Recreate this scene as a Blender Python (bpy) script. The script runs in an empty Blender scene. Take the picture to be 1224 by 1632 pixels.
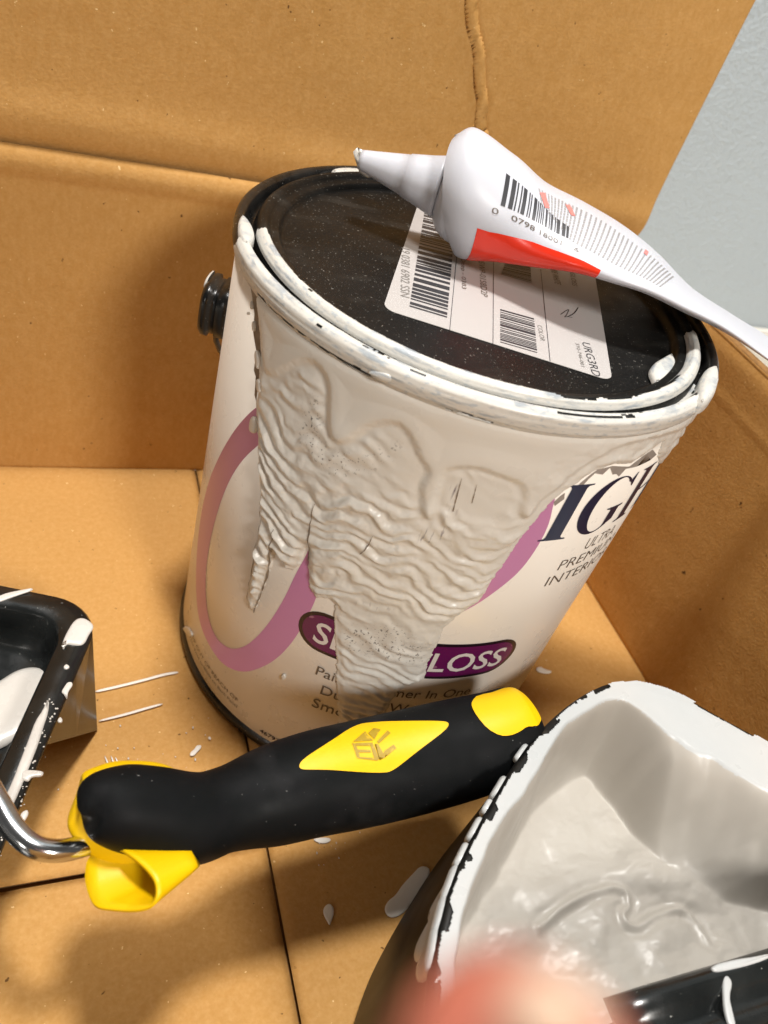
import bpy, bmesh, math, random
import numpy as np
from mathutils import Vector, Matrix
from mathutils.geometry import tessellate_polygon
random.seed(4)
scene = bpy.context.scene

# ------------------------------------------------------------------ camera
cam_d = bpy.data.cameras.new('camera'); cam = bpy.data.objects.new('camera', cam_d)
scene.collection.objects.link(cam); scene.camera = cam
cam.matrix_world = Matrix([[0.92387475, 0.00744041, -0.38262265, -0.134649], [-0.28322405, 0.68568753, -0.67053467, -0.22623804], [0.25737052, 0.72785799, 0.6355967, 0.29141365], [0.0, 0.0, 0.0, 1.0]])
cam_d.sensor_fit = 'VERTICAL'; cam_d.sensor_height = 24.0
cam_d.lens = 18.46836
cam_d.clip_start = 0.004; cam_d.clip_end = 30
cam_d.dof.use_dof = True
cam_d.dof.focus_distance = 0.262
cam_d.dof.aperture_fstop = cam_d.lens / 1.9

# ------------------------------------------------------------------ light
world = bpy.data.worlds.new('World'); scene.world = world; world.use_nodes = True
bg = world.node_tree.nodes['Background']
bg.inputs[0].default_value = (1.0, 0.97, 0.93, 1); bg.inputs[1].default_value = 0.08

def area_lamp(name, loc, target, size, power, col=(1, .96, .9)):
    l = bpy.data.lights.new(name, 'AREA'); l.shape = 'DISK'; l.size = size; l.energy = power; l.color = col
    o = bpy.data.objects.new(name, l); scene.collection.objects.link(o); o.location = loc
    o.rotation_euler = (Vector(target) - Vector(loc)).to_track_quat('-Z', 'Y').to_euler()
    return o
area_lamp('ceiling_lamp', (-0.05, 0.10, 1.75), (0, 0, 0), 0.24, 31.5, (1, .97, .93))
area_lamp('room_lamp', (-1.05, -0.80, 0.46), (0, 0, .08), 0.2, 1.4, (1, .95, .88))
area_lamp('front_lamp', (0.15, -1.05, 0.96), (0, 0, .1), 0.26, 12.5, (1, .96, .9))
scene.view_settings.view_transform = 'Standard'; scene.view_settings.look = 'None'
scene.cycles.diffuse_bounces = 3
scene.view_settings.exposure = 0.0; scene.view_settings.gamma = 1.0

# ------------------------------------------------------------------ materials
def mat(name, col, rough=.5, metal=0., noise=None, bump=None, spec=.5, coat=0., specks=None, sss=0., rvar=0.):
    """noise=(scale, amount, second colour, stretch) ; bump=[(scale, strength, distance_m), ...] ; specks=[(scale, threshold, colour)]"""
    m = bpy.data.materials.new(name); m.use_nodes = True
    nt = m.node_tree; N = nt.nodes; L = nt.links; b = N['Principled BSDF']
    b.inputs['Roughness'].default_value = rough; b.inputs['Metallic'].default_value = metal
    b.inputs['Specular IOR Level'].default_value = spec; b.inputs['Coat Weight'].default_value = coat
    if coat: b.inputs['Coat Roughness'].default_value = .12
    if sss: b.inputs['Subsurface Weight'].default_value = sss; b.inputs['Subsurface Radius'].default_value = (.004, .002, .001); b.inputs['Subsurface Scale'].default_value = 1
    tc = N.new('ShaderNodeTexCoord'); co = tc.outputs['Object']
    def mapped(st):
        if not st: return co
        mp = N.new('ShaderNodeMapping'); mp.inputs['Scale'].default_value = st; L.new(co, mp.inputs['Vector']); return mp.outputs[0]
    cur = None
    def rgb(c):
        n = N.new('ShaderNodeRGB'); n.outputs[0].default_value = (*c, 1); return n.outputs[0]
    cur = rgb(col)
    def mix(fac, a, c2):
        n = N.new('ShaderNodeMix'); n.data_type = 'RGBA'; L.new(fac, n.inputs[0]); L.new(a, n.inputs[6]); L.new(c2, n.inputs[7]); return n.outputs[2]
    for ns in (noise if isinstance(noise, list) else [noise] if noise else []):
        sc, am, c2, st = ns
        t = N.new('ShaderNodeTexNoise'); t.inputs['Scale'].default_value = sc; t.inputs['Detail'].default_value = 5
        L.new(mapped(st), t.inputs['Vector'])
        r = N.new('ShaderNodeMapRange'); r.inputs[1].default_value = .35 if am < .79 else .55; r.inputs[2].default_value = .68 if am < .79 else .67; r.inputs[4].default_value = am
        L.new(t.outputs['Fac'], r.inputs[0]); cur = mix(r.outputs[0], cur, rgb(c2))
    for sc, th, c2 in (specks or []):
        t = N.new('ShaderNodeTexNoise'); t.inputs['Scale'].default_value = sc; t.inputs['Detail'].default_value = 2
        L.new(co, t.inputs['Vector'])
        r = N.new('ShaderNodeMapRange'); r.inputs[1].default_value = th; r.inputs[2].default_value = th + .03
        L.new(t.outputs['Fac'], r.inputs[0]); cur = mix(r.outputs[0], cur, rgb(c2))
    L.new(cur, b.inputs['Base Color'])
    if rvar:
        t = N.new('ShaderNodeTexNoise'); t.inputs['Scale'].default_value = 90; t.inputs['Detail'].default_value = 6; L.new(co, t.inputs['Vector'])
        r = N.new('ShaderNodeMapRange'); r.inputs[1].default_value = .3; r.inputs[2].default_value = .7
        r.inputs[3].default_value = max(0, rough - rvar); r.inputs[4].default_value = rough + rvar
        L.new(t.outputs['Fac'], r.inputs[0]); L.new(r.outputs[0], b.inputs['Roughness'])
    prev = None
    for bp in (bump or []):
        sc, stg, dist = bp[:3]
        t = N.new('ShaderNodeTexNoise'); t.inputs['Scale'].default_value = sc; t.inputs['Detail'].default_value = 4
        L.new(mapped(bp[3] if len(bp) > 3 else None), t.inputs['Vector'])
        bn = N.new('ShaderNodeBump'); bn.inputs['Strength'].default_value = stg; bn.inputs['Distance'].default_value = dist
        L.new(t.outputs['Fac'], bn.inputs['Height'])
        if prev: L.new(prev, bn.inputs['Normal'])
        prev = bn.outputs[0]
    if prev: L.new(prev, b.inputs['Normal'])
    m['_co'] = 1
    return m

CARD = mat('corrugated_cardboard', (.54, .298, .092), .78, noise=[(9, .5, (.49, .257, .072), None), (3, .5, (.47, .245, .066), None), (420, .4, (.63, .37, .14), (1, 1, .45)), (900, .35, (.45, .21, .045), None)],
           bump=[(700, .35, .0006), (60, .25, .002), (14, .3, .004)], specks=[(330, .742, (.16, .075, .02)), (170, .765, (.1, .045, .012)), (520, .735, (.78, .55, .26))], spec=.25)
CARD_EDGE = mat('cardboard_cut_edge', (.30, .15, .045), .9, noise=(300, .7, (.16, .08, .02), None))
BLACK = mat('black_can_plastic', (.006, .006, .006), .33, noise=(200, .3, (.035, .033, .03), None), bump=[(500, .12, .0004)],
            specks=[(1400, .72, (.3, .29, .26))], rvar=.12)
LIDBLK = mat('dusty_black_lid', (.006, .006, .0057), .40, noise=[(22, .7, (.012, .0115, .011), (1, 2.5, 1)), (38, .8, (.024, .0225, .020), (1, 2, 1))], bump=[(350, .12, .0003)],
             specks=[(1500, .70, (.25, .24, .21)), (800, .765, (.42, .4, .36))], rvar=.08, spec=.14)
TRAYBLK = mat('black_tray_plastic', (.007, .008, .008), .22, noise=(60, .5, (.022, .024, .023), None), bump=[(260, .12, .0006)], specks=[(900, .75, (.4, .4, .37))], rvar=.1)
RUBBER = mat('black_rubber', (.0045, .0052, .0055), .55, noise=[(120, .5, (.008, .008, .009), None), (35, .8, (.017, .017, .018), None)], bump=[(1500, .10, .0003)], specks=[(1100, .755, (.2, .2, .19)), (400, .80, (.4, .4, .38))], rvar=.1, spec=.08)
YELLOW = mat('yellow_plastic', (.80, .49, .0), .40, noise=[(140, .25, (.72, .42, .0), None), (30, .3, (.76, .45, .005), None)], spec=.35, sss=.05)
GOLDINK = mat('worn_logo_ink', (.36, .235, .01), .45, noise=(500, .8, (.6, .4, .01), None))
CHROME = mat('chromed_wire', (.62, .63, .64), .16, 1., rvar=.06)
LABEL = mat('printed_label_paper', (.80, .75, .68), .30, noise=(18, .3, (.78, .72, .635), None), bump=[(40, .05, .001)], rvar=.05, specks=[(300, .78, (.25, .2, .15))])
PINK = mat('pink_ink', (.57, .235, .45), .30, noise=(12, .4, (.52, .21, .40), None))
PURPLE = mat('purple_ink', (.115, .008, .075), .27, noise=(120, .35, (.16, .012, .10), None), specks=[(260, .72, (.3, .12, .2))])
PBLACK = mat('dark_border_ink', (.016, .006, .012), .3)
WHITEINK = mat('white_ink', (.72, .66, .62), .35)
NAVY = mat('navy_ink', (.006, .010, .045), .3)
GREYINK = mat('grey_ink', (.115, .09, .072), .4)
FAINTINK = mat('faint_grey_ink', (.20, .185, .17), .5)
PRINTINK = mat('pale_print_ink', (.34, .33, .33), .5)
TORN = mat('torn_label_backing', (.33, .29, .26), .7, noise=(300, .6, (.27, .235, .21), None))
SMEAR = mat('dark_smear', (.16, .12, .085), .6, noise=(300, .7, (.3, .24, .18), None))
DRIED = mat('dried_offwhite_paint', (.69, .665, .61), .32, noise=[(30, .4, (.66, .63, .57), None), (9, .35, (.71, .69, .65), None)], bump=[(300, .10, .0005)], spec=.45, rvar=.08)
FRESH = mat('glossy_white_paint', (.60, .575, .535), .26, noise=(60, .2, (.77, .73, .66), None), spec=.5, bump=[(200, .08, .0006)], rvar=.06)
RIMP = mat('brushed_rim_paint', (.62, .60, .55), .34, noise=[(45, .18, (.60, .62, .62), None), (110, .8, (.27, .31, .35), (1, 1, 6)), (420, .8, (.40, .44, .47), (1, 1, 3))], bump=[(260, .22, .0007)], rvar=.08)
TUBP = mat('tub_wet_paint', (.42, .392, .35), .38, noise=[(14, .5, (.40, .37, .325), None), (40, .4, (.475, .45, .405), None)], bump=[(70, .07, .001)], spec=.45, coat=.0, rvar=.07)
TUBRIM = mat('tub_rim_paint', (.50, .50, .49), .32, noise=[(18, .7, (.40, .435, .45), None), (90, .4, (.44, .46, .465), None)], spec=.5, rvar=.06)  # lip lighter than the lining: fresher paint, plus light put into the colour
PLASTW = mat('white_tube_plastic', (.56, .57, .62), .36, noise=(20, .2, (.535, .54, .59), None), spec=.4, coat=.0, sss=.05, bump=[(30, .08, .002)])
REDINK = mat('red_ink', (.80, .035, .012), .25, coat=.1)
PINKINK = mat('pale_red_ink', (.75, .22, .2), .4)
BARINK = mat('barcode_ink', (.035, .035, .04), .4)
STICKER = mat('sticker_paper', (.46, .435, .42), .5, noise=(60, .15, (.44, .415, .40), None), bump=[(500, .05, .0002)])
WALLP = mat('grey_orange_peel_wall', (.50, .56, .60), .42, bump=[(430, .6, .0020), (150, .35, .003)], noise=(4, .3, (.47, .53, .57), None))
SPLAT = mat('splashed_white_paint', (.80, .76, .69), .45, noise=(200, .3, (.72, .66, .56), None))
CREAM = mat('cream_baseboard', (.78, .74, .66), .45, noise=(20, .2, (.72, .68, .6), None))
SKIN = mat('skin', (.55, .18, .12), .5, noise=(60, .5, (.46, .09, .05), None), sss=.0)
NAIL = mat('fingernail', (.60, .42, .30), .5)

# ------------------------------------------------------------------ helpers
COL = scene.collection
def link(o, parent=None):
    COL.objects.link(o)
    if parent: o.parent = parent
    return o
def obj(name, me, material, parent=None, smooth=True, kind=None):
    o = bpy.data.objects.new(name, me)
    for m_ in (material if isinstance(material, (list, tuple)) else [material]): me.materials.append(m_)
    if smooth: me.polygons.foreach_set('use_smooth', [True] * len(me.polygons))
    if kind: o['kind'] = kind
    return link(o, parent)
def mesh(verts, faces):
    me = bpy.data.meshes.new('mesh'); me.from_pydata([tuple(v) for v in verts], [], faces); me.update(); return me
def thing(name, label, cat, loc=(0, 0, 0), group=None):
    o = bpy.data.objects.new(name, None); o.empty_display_size = .01; COL.objects.link(o); o['label'] = label; o['category'] = cat
    if group: o['group'] = group
    return o
def tag(o, label, cat, group=None):
    o['label'] = label; o['category'] = cat
    if group: o['group'] = group
    return o
def box(name, lo, hi, material, parent=None, bevel=.0006, kind=None):
    bm = bmesh.new(); bmesh.ops.create_cube(bm, size=1)
    for v in bm.verts: v.co = Vector([lo[i] + (v.co[i] + .5) * (hi[i] - lo[i]) for i in range(3)])
    if bevel: bmesh.ops.bevel(bm, geom=bm.edges[:], offset=bevel, segments=2, affect='EDGES')
    me = bpy.data.meshes.new('m'); bm.to_mesh(me); bm.free(); return obj(name, me, material, parent, smooth=False, kind=kind)
def loft(rings, close_u=True, cap=(True, True)):
    n = len(rings[0]); V = [p for r in rings for p in r]; F = []
    for i in range(len(rings) - 1):
        for j in range(n if close_u else n - 1):
            k = (j + 1) % n; F.append((i * n + j, i * n + k, (i + 1) * n + k, (i + 1) * n + j))
    if cap[0]: F.append(tuple(range(n))[::-1])
    if cap[1]: F.append(tuple((len(rings) - 1) * n + j for j in range(n)))
    return mesh(V, F)
def lathe(profile, n=160, a0=0., a1=2 * math.pi):
    full = abs(a1 - a0 - 2 * math.pi) < 1e-6
    V = []; F = []; m = n if full else n + 1; k = len(profile)
    for i in range(m):
        a = a0 + (a1 - a0) * i / n
        for r, z in profile: V.append((r * math.cos(a), r * math.sin(a), z))
    for i in range(n):
        i2 = (i + 1) % m
        for j in range(k - 1): F.append((i * k + j, i2 * k + j, i2 * k + j + 1, i * k + j + 1))
    return mesh(V, F)
def smooth_path(P, n):
    """Catmull-Rom through tuples P -> n+1 samples"""
    P = [np.array(p, float) for p in P]; Q = [2 * P[0] - P[1]] + P + [2 * P[-1] - P[-2]]; out = []
    for i in range(n + 1):
        x = i / n * (len(P) - 1); k = min(int(x), len(P) - 2); f = x - k
        a, b, c, d = Q[k:k + 4]
        out.append(.5 * ((2 * b) + (-a + c) * f + (2 * a - 5 * b + 4 * c - d) * f * f + (-a + 3 * b - 3 * c + d) * f ** 3))
    return out
def sweep(path, rad, n=16, cap=True):
    P = [Vector(p[:3]) for p in path]; rings = []; up = Vector((0.1, .2, 1)).normalized()
    for i, p in enumerate(P):
        t = (P[min(i + 1, len(P) - 1)] - P[max(i - 1, 0)]).normalized()
        s = t.cross(up).normalized(); up = s.cross(t).normalized()
        r = rad[i] if isinstance(rad, (list, tuple)) else rad
        rings.append([tuple(p + r * (math.cos(a) * s + math.sin(a) * up)) for a in [2 * math.pi * j / n for j in range(n)]])
    return loft(rings, cap=(cap, cap))
# ---- numpy noise / signed distance
def _h(ix, iy, seed):
    v = np.sin(ix * 127.1 + iy * 311.7 + seed * 74.7) * 43758.5453; return v - np.floor(v)
def vnoise(x, y, seed=0):
    ix = np.floor(x); iy = np.floor(y); fx = x - ix; fy = y - iy
    fx = fx * fx * fx * (fx * (fx * 6 - 15) + 10); fy = fy * fy * fy * (fy * (fy * 6 - 15) + 10)
    a = _h(ix, iy, seed); b = _h(ix + 1, iy, seed); c = _h(ix, iy + 1, seed); d = _h(ix + 1, iy + 1, seed)
    return (a * (1 - fx) + b * fx) * (1 - fy) + (c * (1 - fx) + d * fx) * fy
def fbm(x, y, seed=0, o=4):
    r = 0; a = .5; t = 0
    for i in range(o): r = r + a * vnoise(x * 2 ** i, y * 2 ** i, seed + i * 7); t += a; a *= .5
    return r / t
def sdf(X, Y, poly):
    """positive inside"""
    P = np.array(poly, float)[:, :2]; d = np.full(X.shape, 1e9); ins = np.zeros(X.shape, bool)
    for i in range(len(P)):
        a = P[i]; b = P[(i + 1) % len(P)]; e = b - a; w0 = X - a[0]; w1 = Y - a[1]
        t = np.clip((w0 * e[0] + w1 * e[1]) / max(e @ e, 1e-16), 0, 1)
        d = np.minimum(d, (w0 - e[0] * t) ** 2 + (w1 - e[1] * t) ** 2)
        c = ((a[1] > Y) != (b[1] > Y)); xx = a[0] + (Y - a[1]) * e[0] / (e[1] if e[1] != 0 else 1e-12)
        ins ^= c & (X < xx)
    return np.where(ins, 1, -1) * np.sqrt(d)
def sstep(a, b, x):
    t = np.clip((x - a) / (b - a), 0, 1); return t * t * (3 - 2 * t)
def round_poly(P, it=2):
    P = [np.array(p, float) for p in P]
    for _ in range(it):
        Q = []
        for i in range(len(P)):
            a = P[i]; b = P[(i + 1) % len(P)]; Q += [a * .75 + b * .25, a * .25 + b * .75]
        P = Q
    return [tuple(p) for p in P]
def grid_mesh(P, keep):
    """P: (ny,nx,3) points, keep: (ny-1,nx-1) faces"""
    ny, nx = P.shape[:2]; idx = np.arange(ny * nx).reshape(ny, nx)
    f = np.stack([idx[:-1, :-1], idx[:-1, 1:], idx[1:, 1:], idx[1:, :-1]], -1)[keep]
    used = np.unique(f); re = np.zeros(ny * nx, int); re[used] = np.arange(len(used))
    V = P.reshape(-1, 3)[used]; F = re[f]
    me = bpy.data.meshes.new('grid'); me.vertices.add(len(V)); me.vertices.foreach_set('co', V.ravel())
    me.loops.add(F.size); me.loops.foreach_set('vertex_index', F.ravel()); me.polygons.add(len(F))
    me.polygons.foreach_set('loop_start', np.arange(len(F)) * 4); me.polygons.foreach_set('loop_total', np.full(len(F), 4))
    me.update(calc_edges=True); return me

# ---- surfaces that carry print: maps from 2-D to 3-D
R_CAN = .0825; TH0 = -2.107653
def can_map(s, z, off=0.):
    a = s / R_CAN + TH0; r = R_CAN + off; return (r * math.cos(a), r * math.sin(a), z)
def flat_map(zz):
    return lambda x, y, off=0.: (x, y, zz + off)
def decal_mesh(polys, fn, off, cell=None):
    """flat printed ink: polygons in surface coordinates cut on a grid and laid on the surface"""
    bm = bmesh.new()
    for P in polys:
        P2 = [Vector((p[0], p[1], 0)) for p in P]
        vs = [bm.verts.new(p) for p in P2]
        for t in tessellate_polygon([P2]):
            try: bm.faces.new([vs[i] for i in t])
            except ValueError: pass
    if cell:
        for ax in (0, 1):
            if not cell[ax]: continue
            lo = min(v.co[ax] for v in bm.verts); hi = max(v.co[ax] for v in bm.verts); k = math.floor(lo / cell[ax]) + 1
            while k * cell[ax] < hi:
                no = Vector((1, 0, 0)) if ax == 0 else Vector((0, 1, 0)); pc = no * (k * cell[ax])
                bmesh.ops.bisect_plane(bm, geom=bm.verts[:] + bm.edges[:] + bm.faces[:], plane_co=pc, plane_no=no); k += 1
    bmesh.ops.recalc_face_normals(bm, faces=bm.faces[:])
    for v in bm.verts: v.co = Vector(fn(v.co.x, v.co.y, off))
    me = bpy.data.meshes.new('print'); bm.to_mesh(me); bm.free(); return me
_tc = {}
def text_mesh(txt, fn, x0, y0, w, h, off=.00015, shear=0., bold=0., rot=0., cell=None, mirror=False):
    """lettering as mesh: cap height h, total width w (surface units), origin = baseline start"""
    cu = bpy.data.curves.new('t', 'FONT'); cu.body = txt; cu.size = 1; cu.offset = bold; cu.resolution_u = 3; cu.shear = shear
    ob = bpy.data.objects.new('t', cu); COL.objects.link(ob)
    dg = bpy.context.evaluated_depsgraph_get(); dg.update()
    me = bpy.data.meshes.new_from_object(ob.evaluated_get(dg)); bpy.data.objects.remove(ob)
    n = len(me.vertices); co = np.zeros(n * 3); me.vertices.foreach_get('co', co); co = co.reshape(-1, 3)
    mx = co[:, 0].max(); mn = co[:, 0].min(); cap = .729
    u = (co[:, 0] - mn) / (mx - mn) * w; v = co[:, 1] / cap * h
    if cell:
        bm = bmesh.new(); bm.from_mesh(me)
        for i, vv in enumerate(bm.verts): vv.co = Vector((u[i], v[i], 0))
        k = 1
        while k * cell < w:
            bmesh.ops.bisect_plane(bm, geom=bm.verts[:] + bm.edges[:] + bm.faces[:], plane_co=(k * cell, 0, 0), plane_no=(1, 0, 0)); k += 1
        bm.to_mesh(me); bm.free()
        n = len(me.vertices); co = np.zeros(n * 3); me.vertices.foreach_get('co', co); co = co.reshape(-1, 3); u = co[:, 0]; v = co[:, 1]
    c, s = math.cos(rot), math.sin(rot)
    out = np.array([fn(x0 + a * c - b * s, y0 + a * s + b * c, off) for a, b in zip(u, v)])
    me.vertices.foreach_set('co', out.ravel()); me.update(); return me
def blob(name, pts, fn, h, material, parent=None, it=2, inset=.35, base=0.0002):
    """a small raised splash of paint: outline in surface coordinates, thickness h"""
    P = np.array(round_poly([q[:2] for q in pts], it)); n = len(P)
    A = .5 * sum(P[i, 0] * P[(i + 1) % n, 1] - P[(i + 1) % n, 0] * P[i, 1] for i in range(n))
    if A < 0: P = P[::-1].copy()
    nr = []
    for i in range(n):
        t = P[(i + 1) % n] - P[i - 1]; t = t / (np.linalg.norm(t) + 1e-12); nr.append((-t[1], t[0]))
    nr = np.array(nr); wid = math.sqrt(abs(A)) * inset; wid = min(wid, abs(A) / (np.linalg.norm(P - np.roll(P, 1, 0), axis=1).sum()) * .9)
    rings = []
    for k, (a, b) in enumerate(((0, -.3), (.04, .35), (.25, .75), (.6, 1.0))):
        Q = P + nr * wid * a; rings.append([fn(q[0], q[1], base + h * b) for q in Q])
    V = [p for r in rings for p in r]; F = []
    for i in range(len(rings) - 1):
        for j in range(n):
            k = (j + 1) % n; F.append((i * n + j, i * n + k, (i + 1) * n + k, (i + 1) * n + j))
    top = [Vector((q[0], q[1], 0)) for q in (P + nr * wid * .6)]; b0 = (len(rings) - 1) * n
    for t in tessellate_polygon([top]): F.append(tuple(b0 + i for i in t))
    me = mesh(V, F); bm = bmesh.new(); bm.from_mesh(me); bmesh.ops.recalc_face_normals(bm, faces=bm.faces[:]); bm.to_mesh(me); bm.free()
    return obj(name, me, material, parent)

# ================================================================== SETTING
YB = 0.12149; XR = 0.15380; ZC = .1607; XS = -0.06269
o = box('floor', (-1.2, -1.2, -.03), (1.6, .27, -.0065), CREAM, kind='structure')
bmw = mesh([(-1.2, .262, -.03), (1.6, .262, -.03), (1.6, .262, 1.6), (-1.2, .262, 1.6)], [(0, 1, 2, 3)])
o = obj('wall', bmw, WALLP, kind='structure', smooth=False)
o = box('baseboard', (-1.2, .25, -.006), (1.6, .2618, .052), CREAM, bevel=.002, kind='structure')

# ================================================================== CARDBOARD BOX
cb = thing('cardboard_box', 'open brown cardboard box holding the paint can, tray, roller and tub', 'cardboard box')
def panel(name, x0, x1, z0, z1, y, nx, nz, disp, widen=0., th=.0038):
    xs = np.linspace(x0, x1, nx); zs = np.linspace(z0, z1, nz); X, Z = np.meshgrid(xs, zs); X = X + widen * (Z - z0) * (X - x0) / (x1 - x0)
    Y = y + disp(X, Z); P = np.stack([X, Y, Z], -1)
    front = grid_mesh(P, np.ones((nz - 1, nx - 1), bool))
    o = obj(name, front, [CARD, CARD_EDGE], cb)
    m_ = o.modifiers.new('thickness', 'SOLIDIFY'); m_.thickness = th; m_.offset = -1 if False else 1; m_.material_offset_rim = 1
    return o
def d_back(X, Z):
    d = -.0022 * np.exp(-((Z - ZC + .004) / .004) ** 2) + .004 * sstep(.018, 0, ZC - Z) * 0
    return d + .0022 * (fbm(X * 9, Z * 9, 3) - .5) - .0004 * np.exp(-((X + .1475) / .0008) ** 2) + .0016 * sstep(.03, -.12, X) * sstep(.05, .16, Z) + .0006 * sstep(ZC - .0015, ZC, Z)
def d_flap(X, Z):
    d = .0070 * np.exp(-(Z - ZC) / .004) - .0018 * np.exp(-((Z - ZC - .012) / .009) ** 2)
    xc = .0445 - (Z - .2) * .42; xc2 = .046 + .0 * Z
    wob = .0075 * (fbm(Z * 40, Z * 0, 5, 4) - .5)
    d = d - .0016 * np.exp(-((X - np.where(Z > .2, xc, xc2) - wob) / .0010) ** 2) * sstep(.165, .2, Z) + .0010 * np.exp(-((X - np.where(Z > .2, xc, xc2) - wob - .0024) / .0013) ** 2)
    d = d + .003 * (fbm(X * 8, Z * 8, 9) - .5) + .002
    return d - .0003 * np.exp(-((X + .1475) / .0008) ** 2) + .035 * (Z - ZC)
panel('back_panel', -.42, XR + .0005, .0, ZC, YB, 260, 110, d_back)
panel('back_flap', -.42, XR - .0005, ZC + .0006, .40, YB, 900, 170, d_flap, widen=.045)
def side_panel():
    ys = np.linspace(-.5, YB - .001, 200); zs = np.linspace(0, ZC, 90); Yy, Zz = np.meshgrid(ys, zs)
    X = XR + .002 * (fbm(Yy * 8, Zz * 8, 21) - .5) - .0006 * np.exp(-((Zz - .138) / .0009) ** 2) + .0012 * np.exp(-((Zz - ZC + .002) / .003) ** 2)
    P = np.stack([X, Yy, Zz], -1)
    o = obj('side_panel', grid_mesh(P, np.ones((89, 199), bool)), [CARD, CARD_EDGE], cb)
    m_ = o.modifiers.new('thickness', 'SOLIDIFY'); m_.thickness = .0038; m_.offset = -1; m_.material_offset_rim = 1
side_panel()
def near_shade_panel():  # unseen near side with raised flap, added to shade the low back wall
    xs = np.linspace(-.42, XR - .001, 60); zs = np.linspace(0, .37, 40); Xx, Zz = np.meshgrid(xs, zs)
    Y_ = -.498 + .06 * sstep(ZC, .37, Zz) * -.4 + .003 * (fbm(Xx * 8, Zz * 8, 31) - .5)
    o = obj('near_shade_panel', grid_mesh(np.stack([Xx, Y_, Zz], -1), np.ones((39, 59), bool)), [CARD, CARD_EDGE], cb)
    m_ = o.modifiers.new('thickness', 'SOLIDIFY'); m_.thickness = .0038; m_.offset = -1; m_.material_offset_rim = 1
near_shade_panel()
def floor_flap(x0, x1, y0, y1, z, seed):
    nx = max(2, int((x1 - x0) / .003)); ny = max(2, int((y1 - y0) / .003))
    xs = np.linspace(x0, x1, nx); ys = np.linspace(y0, y1, ny); X, Y = np.meshgrid(xs, ys)
    e = np.minimum(np.minimum(X - x0, x1 - X), np.minimum(Y - y0, y1 - Y))
    Z = z + .0010 * (fbm(X * 10, Y * 10, seed) - .5) - .0009 * np.exp(-e / .0012)
    o = obj('bottom_flap', grid_mesh(np.stack([X, Y, Z], -1), np.ones((ny - 1, nx - 1), bool)), [CARD, CARD_EDGE], cb)
    m_ = o.modifiers.new('thickness', 'SOLIDIFY'); m_.thickness = .0035; m_.offset = -1; m_.material_offset_rim = 1
floor_flap(-.42, XS - .0005, -.0990, YB - .0008, 0, 1)
floor_flap(-.42, XS - .0004, -.5, -.1006, -.0004, 2)
floor_flap(XS + .0005, XR - .0008, -.5, YB - .0008, -.0002, 3)
box('under_flap', (-.42, -.5, -.0062), (XR, YB, -.0042), CARD_EDGE, cb, bevel=0)

FL = flat_map(.0004)
def floor_splash(name, pts, label, h=.0005, it=2):
    h = h * .28
    tag(blob(name, pts, FL, h, SPLAT, None, it=it), label, 'paint splash')
floor_splash('paint_streak', [(-0.12081, -0.02496, 0), (-0.11136, -0.02336, 0), (-0.10109, -0.02129, 0), (-0.09261, -0.01925, 0), (-0.08701, -0.01885, 0), (-0.08659, -0.01988, 0), (-0.09273, -0.02055, 0), (-0.10119, -0.02256, 0), (-0.11143, -0.02461, 0), (-0.12085, -0.02619, 0)], 'upper thin white paint streak on the box floor between tray and can')
floor_splash('paint_streak', [(-0.12013, -0.03931, 0), (-0.1097, -0.03736, 0), (-0.10218, -0.03557, 0), (-0.09528, -0.03425, 0), (-0.09433, -0.03498, 0), (-0.10227, -0.03677, 0), (-0.10977, -0.03854, 0), (-0.12016, -0.04017, 0)], 'lower thin white paint streak on the box floor between tray and can')
floor_splash('paint_spot', [(-0.08669, -0.06008, 0), (-0.08625, -0.05845, 0), (-0.08438, -0.05729, 0), (-0.08372, -0.05595, 0), (-0.08168, -0.05566, 0), (-0.08161, -0.0571, 0), (-0.08357, -0.05883, 0), (-0.08499, -0.06032, 0)], 'small elongated white paint spot on the floor left of the can base', .0009)
floor_splash('paint_spot', [(-0.07861, -0.05346, 0), (-0.07821, -0.05235, 0), (-0.07724, -0.05277, 0), (-0.07744, -0.05421, 0)], 'tiny round white paint dot beside the can base', .0008)
floor_splash('paint_spot', [(-0.04737, -0.12798, 0), (-0.04605, -0.12646, 0), (-0.04452, -0.12608, 0), (-0.04336, -0.12721, 0), (-0.04344, -0.12941, 0), (-0.0447, -0.13158, 0), (-0.04617, -0.13367, 0), (-0.04671, -0.13205, 0), (-0.04738, -0.12995, 0)], 'drop-shaped white paint spot on the floor below the roller grip', .0011)
floor_splash('paint_spot', [(-0.02481, -0.13195, 0), (-0.02222, -0.12927, 0), (-0.01879, -0.12808, 0), (-0.01522, -0.125, 0), (-0.01032, -0.12209, 0), (-0.00463, -0.11872, 0), (-0.00104, -0.12233, 0), (-0.01553, -0.13377, 0), (-0.02072, -0.13568, 0), (-0.02401, -0.13503, 0)], 'white paint puddle on the floor half hidden by the paint tub', .0014)
floor_splash('paint_spot', [(-0.04528, -0.10156, 0), (-0.04201, -0.10162, 0), (-0.03859, -0.10221, 0), (-0.03791, -0.10358, 0), (-0.04065, -0.10436, 0), (-0.04368, -0.10333, 0)], 'white paint spot on the floor just under the roller grip', .0008)
floor_splash('paint_spot', [(0.08794, -0.03504, 0), (0.09098, -0.03418, 0), (0.09293, -0.03632, 0), (0.09615, -0.03743, 0), (0.09541, -0.0389, 0), (0.09166, -0.03889, 0), (0.08793, -0.03735, 0)], 'white paint fleck on the floor right of the can base', .0008)
fp = bmesh.new()
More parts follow.
